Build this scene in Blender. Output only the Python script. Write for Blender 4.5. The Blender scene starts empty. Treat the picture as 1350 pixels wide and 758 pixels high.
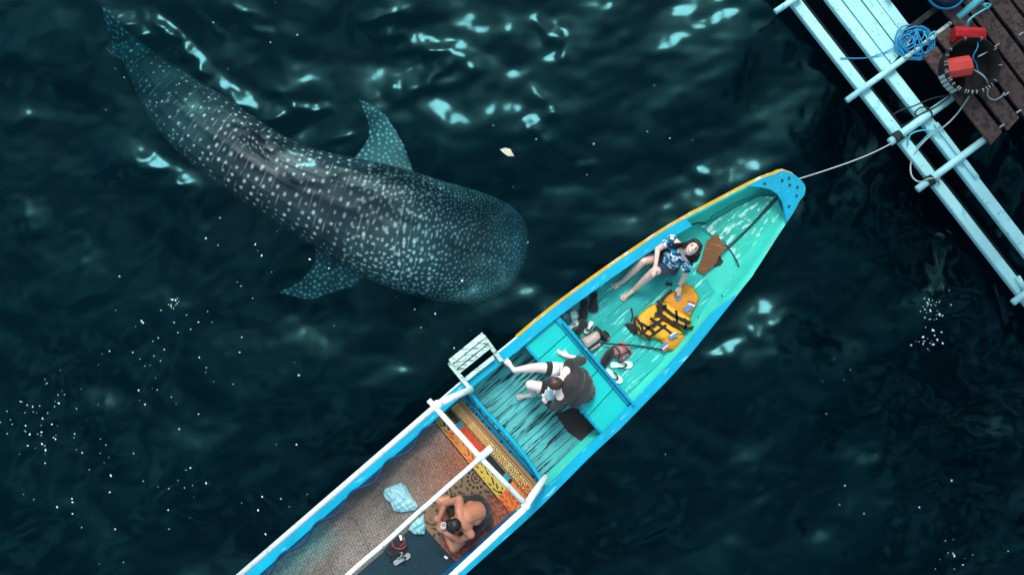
import bpy, bmesh, math, random
import numpy as np
from mathutils import Vector, Matrix

random.seed(7); rng = np.random.default_rng(11)
scene = bpy.context.scene
COL = scene.collection
R = math.radians

# ------------------------------------------------------------------ camera, sky, sun
H, F = 12.3, 1200.0                      # drone height over the water (m), focal length in photo pixels
cam_d = bpy.data.cameras.new('camera'); cam = bpy.data.objects.new('camera', cam_d)
COL.objects.link(cam); cam.location = (0, 0, H)
cam_d.sensor_width = 36; cam_d.lens = 36 * F / 1350; cam_d.clip_end = 3000
scene.camera = cam

SUN_EL, SUN_AZ = 50.0, 92.0             # azimuth counted from +X towards +Y (photo's top)
world = bpy.data.worlds.new('World'); scene.world = world; world.use_nodes = True
wn = world.node_tree; wn.nodes.clear()
def WN(t): return wn.nodes.new(t)
w_out = WN('ShaderNodeOutputWorld'); w_bg = WN('ShaderNodeBackground'); w_sky = WN('ShaderNodeTexSky')
w_sky.sky_type = 'NISHITA'; w_sky.sun_disc = False
w_sky.sun_elevation = R(SUN_EL); w_sky.sun_rotation = R(90 - SUN_AZ)
w_sky.air_density = 1.0; w_sky.dust_density = 4.5; w_sky.ozone_density = 1.0
w_tc = WN('ShaderNodeTexCoord'); w_no = WN('ShaderNodeTexNoise'); w_rp = WN('ShaderNodeValToRGB'); w_mx = WN('ShaderNodeMix')
w_mx.data_type = 'RGBA'
w_no.inputs['Scale'].default_value = 4.5; w_no.inputs['Detail'].default_value = 6; w_no.inputs['Roughness'].default_value = 0.55
w_rp.color_ramp.elements[0].position = 0.48; w_rp.color_ramp.elements[1].position = 0.75; w_rp.color_ramp.elements[1].color = (.5, .5, .5, 1)
w_mx.inputs['B'].default_value = (16.0, 18.5, 19.0, 1)
wn.links.new(w_tc.outputs['Generated'], w_no.inputs['Vector'])
wn.links.new(w_no.outputs['Fac'], w_rp.inputs['Fac'])
wn.links.new(w_rp.outputs['Color'], w_mx.inputs['Factor'])
wn.links.new(w_sky.outputs['Color'], w_mx.inputs['A'])
w_ti = WN('ShaderNodeMix'); w_ti.data_type = 'RGBA'; w_ti.blend_type = 'MULTIPLY'; w_ti.inputs['Factor'].default_value = 1; w_ti.inputs['B'].default_value = (.86, 1.0, 1.05, 1)
wn.links.new(w_mx.outputs['Result'], w_ti.inputs['A'])
wn.links.new(w_ti.outputs['Result'], w_bg.inputs['Color'])
w_bg.inputs['Strength'].default_value = 0.10
wn.links.new(w_bg.outputs['Background'], w_out.inputs['Surface'])

sun_d = bpy.data.lights.new('sun', 'SUN'); sun = bpy.data.objects.new('sun', sun_d); COL.objects.link(sun)
sun_d.energy = 1.1; sun_d.angle = R(14); sun_d.color = (1.0, 0.98, 0.95)
sdir = Vector((math.cos(R(SUN_EL)) * math.cos(R(SUN_AZ)), math.cos(R(SUN_EL)) * math.sin(R(SUN_AZ)), math.sin(R(SUN_EL))))
sun.location = sdir * 40
sun.rotation_euler = (-sdir).to_track_quat('-Z', 'Y').to_euler()

scene.view_settings.view_transform = 'Standard'; scene.view_settings.look = 'None'
scene.view_settings.exposure = 0.95; scene.view_settings.gamma = 1.0
scene.render.engine = 'CYCLES'
scene.cycles.transparent_max_bounces = 16
scene.cycles.volume_bounces = 0
scene.cycles.max_bounces = 8

# ------------------------------------------------------------------ helpers
def P(px, py, z=0.0):
    "photo pixel at a known height -> world point"
    return Vector(((px - 675) / F * (H - z), (379 - py) / F * (H - z), z))
def lin(r, g, b):
    f = lambda c: (c / 255 / 12.92) if c / 255 <= 0.04045 else ((c / 255 + 0.055) / 1.055) ** 2.4
    return (f(r), f(g), f(b), 1)

def base_matrix(o):
    "parts sit at their thing's origin, so a part's frame is its thing's frame"
    return base_matrix(o.parent) if o.parent else o.matrix_world
class MB:
    def __init__(s): s.v = []; s.f = []
    def add(s, v, f):
        o = len(s.v); s.v += [Vector(p) for p in v]; s.f += [[i + o for i in q] for q in f]; return s
    def beam(s, a, b, w, h, up=(0, 0, 1), taper=1.0, bev=0.12):
        "bevelled bar from a to b; w across, h along up"
        a, b = Vector(a), Vector(b); d = (b - a).normalized(); x = d.cross(Vector(up)).normalized(); u = x.cross(d)
        c = min(w, h) * bev; pr = []
        for sx, sy in ((1, 1), (-1, 1), (-1, -1), (1, -1)):
            p1 = (sx * (w / 2 - c), sy * h / 2); p2 = (sx * w / 2, sy * (h / 2 - c))
            pr += [p1, p2] if sx * sy < 0 else [p2, p1]
        V = [a + x * p + u * q for p, q in pr] + [b + x * p * taper + u * q * taper for p, q in pr]
        n = len(pr); Fc = [[i, (i + 1) % n, n + (i + 1) % n, n + i] for i in range(n)] + [list(range(n))[::-1], list(range(n, 2 * n))]
        return s.add(V, Fc)
    def tube(s, pts, r, n=8, closed=False):
        pts = [Vector(p) for p in pts]; m = len(pts); V = []; Fc = []
        rr = r if hasattr(r, '__len__') else [r] * m
        prev = None
        for i, p in enumerate(pts):
            t = (pts[(i + 1) % m] - pts[i - 1]) if closed else (pts[min(i + 1, m - 1)] - pts[max(i - 1, 0)])
            t.normalize()
            ref = prev if prev is not None else (Vector((0, 0, 1)) if abs(t.z) < 0.9 else Vector((1, 0, 0)))
            x = (ref - t * ref.dot(t)); x.normalize(); prev = x; y = t.cross(x)
            V += [p + (x * math.cos(2 * math.pi * k / n) + y * math.sin(2 * math.pi * k / n)) * rr[i] for k in range(n)]
        for i in range(m if closed else m - 1):
            j = (i + 1) % m
            Fc += [[i * n + k, i * n + (k + 1) % n, j * n + (k + 1) % n, j * n + k] for k in range(n)]
        if not closed: Fc += [list(range(n))[::-1], [(m - 1) * n + k for k in range(n)]]
        return s.add(V, Fc)
    def prism(s, top, th):
        "polygon (any z per corner) with thickness th downwards"
        top = [Vector(p) for p in top]; n = len(top)
        ar = sum(top[i].x * top[(i + 1) % n].y - top[(i + 1) % n].x * top[i].y for i in range(n))
        if ar < 0: top = top[::-1]
        V = top + [p - Vector((0, 0, th)) for p in top]
        return s.add(V, [list(range(n)), list(range(n, 2 * n))[::-1]] + [[i, n + i, n + (i + 1) % n, (i + 1) % n] for i in range(n)])
    def pillow(s, outline, z0, h, n=48, lev=7, p=3.0, wob=0.0):
        "puffed pad over a star-shaped outline (world points, z from z0)"
        o = resample([Vector((q[0], q[1], 0)) for q in outline], n, True)
        c = sum(o, Vector()) / n
        V = []; Fc = []
        for k in range(lev):
            t = k / lev
            for i, q in enumerate(o):
                w = 1 + wob * math.sin(i * 1.7 + k) * t
                V.append(Vector((c.x + (q.x - c.x) * (1 - t), c.y + (q.y - c.y) * (1 - t), z0 + h * w * (1 - (1 - t) ** p) ** 0.5 if t > 0 else z0)))
        V.append(Vector((c.x, c.y, z0 + h))); top = len(V) - 1
        for k in range(lev - 1):
            for i in range(n):
                j = (i + 1) % n; Fc.append([k * n + i, k * n + j, (k + 1) * n + j, (k + 1) * n + i])
        for i in range(n): Fc.append([(lev - 1) * n + i, (lev - 1) * n + (i + 1) % n, top])
        Fc.append(list(range(n))[::-1])
        return s.add(V, Fc)
    def disc(s, c, r, h, n=24, ax=(0, 0, 1), r2=None):
        ax = Vector(ax).normalized(); x = ax.orthogonal().normalized(); y = ax.cross(x); c = Vector(c); r2 = r if r2 is None else r2
        V = [c + (x * math.cos(2 * math.pi * k / n) + y * math.sin(2 * math.pi * k / n)) * r for k in range(n)]
        V += [c + ax * h + (x * math.cos(2 * math.pi * k / n) + y * math.sin(2 * math.pi * k / n)) * r2 for k in range(n)]
        return s.add(V, [list(range(n))[::-1], list(range(n, 2 * n))] + [[k, (k + 1) % n, n + (k + 1) % n, n + k] for k in range(n)])
    def cap(s, a, ra, b, rb, n=14):
        "tapered capsule"
        a, b = Vector(a), Vector(b); d = (b - a)
        t = d.normalized() if d.length > 1e-6 else Vector((0, 0, 1)); x = t.orthogonal().normalized(); y = t.cross(x)
        rings = [(a + t * (-ra * math.cos(q)), ra * math.sin(q)) for q in (0.02, .4, .8, 1.2, 1.57)] + [(b + t * (rb * math.cos(q)), rb * math.sin(q)) for q in (1.57, 1.2, .8, .4, .02)]
        V = []; Fc = []
        for c, r in rings: V += [c + (x * math.cos(2 * math.pi * k / n) + y * math.sin(2 * math.pi * k / n)) * r for k in range(n)]
        for i in range(len(rings) - 1): Fc += [[i * n + k, i * n + (k + 1) % n, (i + 1) * n + (k + 1) % n, (i + 1) * n + k] for k in range(n)]
        Fc += [list(range(n))[::-1], [(len(rings) - 1) * n + k for k in range(n)]]
        return s.add(V, Fc)
    def cone(s, a, ra, b, rb, n=18):
        d = Vector(b) - Vector(a)
        return s.disc(a, ra, d.length, n, d, rb)
    def ell(s, c, ax, ay, az, n=18, m=10):
        "ellipsoid with the three half-axis vectors"
        c, ax, ay, az = Vector(c), Vector(ax), Vector(ay), Vector(az); V = []; Fc = []
        for i in range(m + 1):
            th = math.pi * min(max(i / m, .01), .99)
            V += [c + az * math.cos(th) + (ax * math.cos(2 * math.pi * k / n) + ay * math.sin(2 * math.pi * k / n)) * math.sin(th) for k in range(n)]
        for i in range(m): Fc += [[i * n + k, (i + 1) * n + k, (i + 1) * n + (k + 1) % n, i * n + (k + 1) % n] for k in range(n)]
        Fc += [list(range(n)), [m * n + k for k in range(n)][::-1]]
        return s.add(V, Fc)
    def mesh(s, name, inv=None):
        me = bpy.data.meshes.new(name)
        me.from_pydata([(inv @ v if inv else v)[:] for v in s.v], [], s.f); me.update(); return me
    def build(s, name, mt, parent=None, smooth=False):
        me = s.mesh(name, base_matrix(parent).inverted() if parent else None)
        if smooth: me.shade_smooth()
        return link(name, me, mt, parent)
    def blob(s, name, mt, parent, voxel=0.009, it=3, fac=0.5):
        "union of the collected closed shapes as ONE continuous smooth skin"
        me = s.mesh(name + '_raw', base_matrix(parent).inverted() if parent else None)
        o = bpy.data.objects.new('tmp', me); COL.objects.link(o)
        m = o.modifiers.new('r', 'REMESH'); m.mode = 'VOXEL'; m.voxel_size = voxel; m.use_smooth_shade = True
        if it:
            q = o.modifiers.new('s', 'SMOOTH'); q.iterations = it; q.factor = fac
        dg = bpy.context.evaluated_depsgraph_get()
        nm = bpy.data.meshes.new_from_object(o.evaluated_get(dg)); nm.name = name
        bpy.data.objects.remove(o); bpy.data.meshes.remove(me); nm.materials.clear()
        nm.shade_smooth()
        return link(name, nm, mt, parent)

def link(name, me, mt, parent=None):
    o = bpy.data.objects.new(name, me); COL.objects.link(o)
    if mt:
        me.materials.clear(); me.materials.append(mt)
    if parent: o.parent = parent
    return o
def resample(pts, n, closed=False):
    pts = [Vector(p) for p in pts]
    if closed: pts = pts + [pts[0]]
    L = [0.0]
    for a, b in zip(pts, pts[1:]): L.append(L[-1] + (b - a).length)
    out = []; k = 0
    for i in range(n):
        t = L[-1] * i / (n if closed else n - 1)
        while k < len(pts) - 2 and L[k + 1] < t: k += 1
        q = (t - L[k]) / max(L[k + 1] - L[k], 1e-9); out.append(pts[k].lerp(pts[k + 1], min(q, 1)))
    return out
def smooth_path(pts, n=40, closed=False):
    "Catmull-Rom through the points"
    pts = [Vector(p) for p in pts]; m = len(pts); out = []
    seg = m if closed else m - 1; per = max(2, n // seg)
    g = lambda i: pts[i % m] if closed else pts[min(max(i, 0), m - 1)]
    for i in range(seg):
        a, b, c, d = g(i - 1), g(i), g(i + 1), g(i + 2)
        for k in range(per):
            t = k / per
            out.append(0.5 * ((2 * b) + (c - a) * t + (2 * a - 5 * b + 4 * c - d) * t * t + (3 * b - a - 3 * c + d) * t ** 3))
    if not closed: out.append(pts[-1])
    return out
def tag(o, label=None, cat=None, group=None, kind=None):
    if label: o['label'] = label
    if cat: o['category'] = cat
    if group: o['group'] = group
    if kind: o['kind'] = kind
    return o
def thing(name, label, cat, loc=(0, 0, 0), rz=0.0, group=None):
    o = bpy.data.objects.new(name, None); COL.objects.link(o)
    o.location = loc; o.rotation_euler = (0, 0, rz)
    o.matrix_world = Matrix.Translation(Vector(loc)) @ Matrix.Rotation(rz, 4, 'Z')
    o.empty_display_size = 0.1
    return tag(o, label, cat, group)

# ------------------------------------------------------------------ materials
def new_mat(name):
    m = bpy.data.materials.new(name); m.use_nodes = True; nt = m.node_tree
    return m, nt, nt.nodes['Principled BSDF']
def mixrgb(nt, fac, a, b, mode='MIX'):
    n = nt.nodes.new('ShaderNodeMix'); n.data_type = 'RGBA'; n.blend_type = mode
    for k, v in (('Factor', fac), ('A', a), ('B', b)):
        if hasattr(v, 'is_linked') or hasattr(v, 'links'): nt.links.new(v, n.inputs[k])
        else: n.inputs[k].default_value = v
    return n.outputs['Result']
def noise_fac(nt, scale, lo, hi, stretch=(1, 1, 1), detail=6, rough=0.6, coord='Object', dist=0.0, inv=False):
    tc = nt.nodes.new('ShaderNodeTexCoord'); mp = nt.nodes.new('ShaderNodeMapping'); no = nt.nodes.new('ShaderNodeTexNoise'); mr = nt.nodes.new('ShaderNodeMapRange')
    mp.inputs['Scale'].default_value = stretch
    no.inputs['Scale'].default_value = scale; no.inputs['Detail'].default_value = detail; no.inputs['Roughness'].default_value = rough; no.inputs['Distortion'].default_value = dist
    mr.inputs['From Min'].default_value = lo; mr.inputs['From Max'].default_value = hi
    if inv: mr.inputs['To Min'].default_value = 1; mr.inputs['To Max'].default_value = 0
    nt.links.new(tc.outputs[coord], mp.inputs['Vector']); nt.links.new(mp.outputs['Vector'], no.inputs['Vector']); nt.links.new(no.outputs['Fac'], mr.inputs['Value'])
    return mr.outputs['Result']
def bump(nt, bs, fac, strength, dist=0.01):
    b = nt.nodes.new('ShaderNodeBump'); b.inputs['Strength'].default_value = strength; b.inputs['Distance'].default_value = dist
    nt.links.new(fac, b.inputs['Height']); nt.links.new(b.outputs['Normal'], bs.inputs['Normal'])
def paint(name, base, wear, wear2=None, amt=0.6, amt2=0.68, stretch=(1.2, 9, 9), scale=3.0, rough=0.5, dark=0.75, soft=0.06):
    "weathered paint on timber: grain-wise wear, patchy tone, tone differs from piece to piece"
    m, nt, bs = new_mat(name)
    big = noise_fac(nt, 2.3, 0.3, 0.7, (1, 1, 1), 4)
    d = tuple(c * dark for c in base[:3]) + (1,)
    col = mixrgb(nt, big, d, base)
    oi = nt.nodes.new('ShaderNodeObjectInfo'); mr = nt.nodes.new('ShaderNodeMapRange'); mr.inputs['To Min'].default_value = 0.86; mr.inputs['To Max'].default_value = 1.1
    nt.links.new(oi.outputs['Random'], mr.inputs['Value'])
    cb = nt.nodes.new('ShaderNodeVectorMath'); cb.operation = 'SCALE'
    nt.links.new(col, cb.inputs[0]); nt.links.new(mr.outputs['Result'], cb.inputs['Scale']); col = cb.outputs['Vector']
    w = noise_fac(nt, scale, amt, amt + soft, stretch, 8, 0.68)
    col = mixrgb(nt, w, col, wear)
    if wear2:
        w2 = noise_fac(nt, scale * 1.7, amt2, amt2 + soft, stretch, 9, 0.7, dist=0.3)
        col = mixrgb(nt, w2, col, wear2)
    nt.links.new(col, bs.inputs['Base Color']); bs.inputs['Roughness'].default_value = rough; bs.inputs['Specular IOR Level'].default_value = 0.28
    bump(nt, bs, w, 0.35, 0.004)
    return m
def plain(name, base, rough=0.6, var=0.25, scale=14.0, metal=0.0, bmp=0.15, stretch=(1, 1, 1), sheen=0.0, sss=0.0):
    m, nt, bs = new_mat(name)
    f = noise_fac(nt, scale, 0.3, 0.7, stretch, 5)
    d = tuple(c * (1 - var) for c in base[:3]) + (1,); l = tuple(min(1, c * (1 + var * 0.5)) for c in base[:3]) + (1,)
    nt.links.new(mixrgb(nt, f, d, l), bs.inputs['Base Color'])
    bs.inputs['Roughness'].default_value = rough; bs.inputs['Metallic'].default_value = metal
    if sheen: bs.inputs['Sheen Weight'].default_value = sheen
    if bmp: bump(nt, bs, f, bmp, 0.004)
    return m

WHITE = lin(215, 240, 238); BARE = lin(150, 120, 85)
M = {}
M['blue'] = paint('blue_boat_paint', lin(0, 162, 195), lin(110, 205, 220), lin(20, 80, 100), 0.60, 0.66, rough=0.4)
M['teal'] = paint('teal_boat_paint', lin(40, 178, 168), lin(125, 218, 204), lin(28, 88, 86), 0.56, 0.61, rough=0.5)
M['tealwall'] = paint('teal_side_paint', lin(58, 196, 178), lin(165, 180, 140), lin(25, 80, 80), 0.61, 0.65, (1.5, 4, 4), rough=0.5)
M['tealbow'] = paint('scuffed_bow_paint', lin(52, 190, 170), lin(190, 236, 226), lin(30, 95, 90), 0.52, 0.66, (1.2, 5, 5), rough=0.5)
M['bench'] = paint('turquoise_bench_paint', lin(12, 196, 190), lin(70, 215, 208), lin(18, 120, 125), 0.60, 0.66, rough=0.42, dark=0.88)
M['worn'] = paint('worn_footwell_paint', lin(92, 192, 190), lin(14, 40, 45), lin(150, 215, 212), 0.53, 0.64, (0.8, 11, 11), 2.6, rough=0.6, soft=0.04)
M['yellow'] = paint('yellow_rubbing_strake', lin(226, 168, 14), lin(225, 215, 190), lin(90, 60, 25), 0.54, 0.62, (2, 6, 6), rough=0.5)
M['hull'] = paint('blue_hull_side', lin(0, 105, 150), lin(10, 60, 80), None, 0.6, 0.7, (2, 4, 6), rough=0.45)
M['white'] = paint('white_pole_paint', lin(235, 245, 243), lin(195, 198, 186), lin(120, 108, 95), 0.56, 0.66, (4, 4, 4), rough=0.45, dark=0.9)
M['cyan_white'] = paint('pale_cyan_beam_paint', lin(172, 232, 234), lin(120, 205, 210), lin(70, 100, 98), 0.57, 0.62, (2, 2, 2), 4.0, rough=0.5, dark=0.85)
M['flaked'] = paint('flaked_white_timber', lin(198, 225, 215), lin(95, 120, 105), lin(50, 60, 50), 0.52, 0.62, (2, 8, 8), 4.0, rough=0.7)
M['deck'] = paint('weathered_brown_deck', lin(96, 76, 70), lin(54, 48, 50), lin(128, 98, 90), 0.50, 0.60, (5, 5, 2), 2.0, rough=0.75)
M['ply'] = paint('brown_plywood', lin(125, 82, 50), lin(150, 108, 75), lin(80, 50, 32), 0.56, 0.66, (2, 8, 8), 4.0, rough=0.6)
M['darkwood'] = plain('dark_wet_wood', lin(30, 30, 30), 0.6)
M['darkfloat'] = plain('black_float_timber', lin(12, 20, 22), 0.5)
M['opening_shade'] = plain('painted_opening_shade', lin(40, 28, 24), 0.7)  # shade inside openings and under the bench, put into one dark colour
M['rope'] = plain('pale_rope', lin(170, 185, 180), 0.8, 0.35, 60)
M['rope_dark'] = plain('dark_rope', lin(28, 42, 46), 0.8, 0.35, 60)
M['rope_blue'] = plain('blue_rope', lin(30, 140, 190), 0.7, 0.3, 60)
M['rope_cyan'] = plain('cyan_rope', lin(90, 200, 215), 0.7, 0.3, 60)
M['rope_navy'] = plain('navy_rope', lin(8, 50, 85), 0.75, 0.3, 60)
M['black'] = plain('black_rubber', lin(20, 20, 22), 0.55)
M['blackcloth'] = plain('black_cloth', lin(26, 26, 28), 0.85, 0.3, 30, sheen=0.2)
M['greycloth'] = plain('charcoal_shirt_cloth', lin(46, 42, 41), 0.9, 0.45, 9, bmp=1.0, sheen=0.2)
M['whitecloth'] = plain('white_cloth', lin(232, 236, 236), 0.85, 0.08, 20)
M['navy'] = plain('navy_cloth', lin(18, 46, 72), 0.85, 0.25, 25, sheen=0.2)
M['skin_f'] = plain('light_skin', lin(224, 186, 168), 0.5, 0.1, 9, bmp=0)
M['skin_m'] = plain('pale_skin', lin(232, 206, 196), 0.5, 0.1, 9, bmp=0)
M['skin_t'] = plain('tanned_skin', lin(186, 122, 94), 0.5, 0.14, 9, bmp=0)
M['hair'] = plain('black_hair', lin(24, 18, 17), 0.35, 0.5, 40, bmp=0.5, stretch=(1, 6, 1))
M['hair_b'] = plain('brown_hair', lin(66, 44, 34), 0.4, 0.5, 50, bmp=0.6)
M['lip'] = plain('lips', lin(176, 70, 70), 0.4, 0.1)
M['teeth'] = plain('teeth', lin(240, 238, 232), 0.3, 0.02)
M['vest'] = plain('yellow_vest_nylon', lin(236, 170, 30), 0.65, 0.22, 7, bmp=0.4)
M['vest_o'] = plain('orange_yellow_vest_nylon', lin(214, 138, 22), 0.65, 0.25, 7, bmp=0.4)
M['web'] = plain('black_webbing', lin(20, 20, 20), 0.7)
M['refl_blue'] = plain('blue_grey_tape', lin(84, 134, 176), 0.4)
M['refl_white'] = plain('white_tape', lin(225, 225, 225), 0.35)
M['refl_red'] = plain('red_tape', lin(190, 84, 70), 0.5)
M['red'] = plain('red_plastic', lin(190, 22, 30), 0.35, 0.25, 8, bmp=0.05)
M['coral'] = plain('faded_red_plastic', lin(212, 70, 62), 0.4, 0.2, 8, bmp=0.05)
M['tub'] = plain('black_tub_plastic', lin(10, 13, 13), 0.8)
M['navyplastic'] = plain('dark_blue_plastic', lin(8, 42, 66), 0.4)
M['phone'] = plain('pale_blue_phone', lin(160, 205, 220), 0.25, 0.06)
M['sole_white'] = plain('white_foam_sole', lin(214, 222, 216), 0.7, 0.15, 20)
M['sole_grey'] = plain('grey_foam_sole', lin(150, 158, 156), 0.7, 0.25, 20)
M['beige'] = plain('beige_leather', lin(176, 150, 138), 0.5, 0.2, 12)
M['beige2'] = plain('light_beige_panel', lin(196, 178, 166), 0.5, 0.12, 12)
M['pink'] = plain('dusty_pink_cloth', lin(172, 122, 118), 0.85, 0.4, 18, bmp=0.5)
M['insole'] = plain('pink_insole', lin(176, 100, 96), 0.7)
M['mat_teal'] = plain('dark_teal_mat', lin(12, 58, 70), 0.75, 0.5, 30, bmp=0.5)
M['leaf'] = plain('dry_leaf', lin(196, 190, 165), 0.7, 0.25, 30)
M['speck'] = plain('pale_krill_paste', lin(205, 238, 238), 0.8, 0.1)
M['redbag'] = plain('dark_red_cloth', lin(150, 60, 60), 0.8, 0.4)

# printed floral blouse
def floral():
    m, nt, bs = new_mat('floral_print_blouse')
    tc = nt.nodes.new('ShaderNodeTexCoord'); vo = nt.nodes.new('ShaderNodeTexVoronoi'); vo.feature = 'F1'; vo.inputs['Scale'].default_value = 26
    dn = nt.nodes.new('ShaderNodeTexNoise'); dn.inputs['Scale'].default_value = 22
    mx = nt.nodes.new('ShaderNodeVectorMath'); mx.operation = 'MULTIPLY_ADD'; mx.inputs[1].default_value = (.05,) * 3
    nt.links.new(tc.outputs['Object'], dn.inputs['Vector']); nt.links.new(dn.outputs['Color'], mx.inputs[0]); nt.links.new(tc.outputs['Object'], mx.inputs[2])
    nt.links.new(mx.outputs['Vector'], vo.inputs['Vector'])
    rp = nt.nodes.new('ShaderNodeValToRGB'); rp.color_ramp.interpolation = 'CONSTANT'; e = rp.color_ramp.elements
    e[0].color = lin(16, 58, 92); e[1].position = 0.34; e[1].color = lin(20, 150, 190)
    for p, c in ((0.52, lin(235, 245, 245)), (0.86, lin(14, 70, 105))): q = e.new(p); q.color = c
    sp = nt.nodes.new('ShaderNodeSeparateColor'); nt.links.new(vo.outputs['Color'], sp.inputs['Color']); nt.links.new(sp.outputs['Red'], rp.inputs['Fac'])
    nt.links.new(rp.outputs['Color'], bs.inputs['Base Color']); bs.inputs['Roughness'].default_value = 0.8
    return m
M['floral'] = floral()
def attr_mat(name, rough=0.8, attr='Col', bscale=0.0):
    m, nt, bs = new_mat(name); a = nt.nodes.new('ShaderNodeAttribute'); a.attribute_name = attr
    f = noise_fac(nt, 40, 0.25, 0.75); d = mixrgb(nt, f, (0.72, 0.72, 0.72, 1), (1.1, 1.1, 1.1, 1))
    nt.links.new(mixrgb(nt, 1.0, a.outputs['Color'], d, 'MULTIPLY'), bs.inputs['Base Color']); bs.inputs['Roughness'].default_value = rough
    if bscale: bump(nt, bs, noise_fac(nt, bscale, 0.3, 0.7), 0.5, 0.006)
    return m
M['carpet'] = attr_mat('woven_carpet', 0.9, bscale=90)
M['mat'] = attr_mat('woven_mat', 0.85, bscale=90)
def shark_mat():
    m, nt, bs = new_mat('spotted_shark_skin'); a = nt.nodes.new('ShaderNodeAttribute'); a.attribute_name = 'Col'
    f = noise_fac(nt, 6, 0.3, 0.7, detail=7); d = mixrgb(nt, f, (0.7, 0.7, 0.7, 1), (1.15, 1.15, 1.15, 1))
    nt.links.new(mixrgb(nt, 1.0, a.outputs['Color'], d, 'MULTIPLY'), bs.inputs['Base Color']); bs.inputs['Roughness'].default_value = 0.45
    return m
M['shark'] = shark_mat()
def plastic_bag():
    m, nt, bs = new_mat('thin_plastic_bag')
    f = noise_fac(nt, 7, 0.35, 0.65, dist=1.5)
    nt.links.new(mixrgb(nt, f, lin(120, 205, 215), lin(205, 240, 242)), bs.inputs['Base Color']); bs.inputs['Roughness'].default_value = 0.25
    bs.inputs['Transmission Weight'].default_value = 0.25; bump(nt, bs, f, 0.6, 0.02); return m
M['bag'] = plastic_bag()

def water_mat():
    m = bpy.data.materials.new('sea_water'); m.use_nodes = True; nt = m.node_tree; nt.nodes.clear(); N = nt.nodes.new; L = nt.links.new
    out = N('ShaderNodeOutputMaterial'); tr = N('ShaderNodeBsdfTransparent'); gl = N('ShaderNodeBsdfGlossy'); mx = N('ShaderNodeMixShader'); fr = N('ShaderNodeFresnel')
    gl.inputs['Roughness'].default_value = 0.13; gl.inputs['Color'].default_value = (0.115, 0.38, 0.43, 1); fr.inputs['IOR'].default_value = 1.48
    f1 = noise_fac(nt, 3.2, 0, 1, (1, 1, 1), 5, 0.5, dist=0.6); b = N('ShaderNodeBump'); b.inputs['Strength'].default_value = 0.14; b.inputs['Distance'].default_value = 0.03
    L(f1, b.inputs['Height']); L(b.outputs['Normal'], gl.inputs['Normal']); L(b.outputs['Normal'], fr.inputs['Normal'])
    L(fr.outputs['Fac'], mx.inputs['Fac']); L(tr.outputs['BSDF'], mx.inputs[1]); L(gl.outputs['BSDF'], mx.inputs[2]); L(mx.outputs['Shader'], out.inputs['Surface'])
    ab = N('ShaderNodeVolumeAbsorption'); sc = N('ShaderNodeVolumeScatter'); ad = N('ShaderNodeAddShader')
    # per-metre coefficients: absorption = density * (1 - colour), scattering = density * colour
    ab.inputs['Color'].default_value = (0.0, 0.73, 0.79, 1); ab.inputs['Density'].default_value = 1.1
    sc.inputs['Color'].default_value = (0.03, 0.60, 0.80, 1); sc.inputs['Density'].default_value = 0.026; sc.inputs['Anisotropy'].default_value = 0.0
    L(ab.outputs['Volume'], ad.inputs[0]); L(sc.outputs['Volume'], ad.inputs[1]); L(ad.outputs['Shader'], out.inputs['Volume'])
    return m
M['water'] = water_mat()

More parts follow.
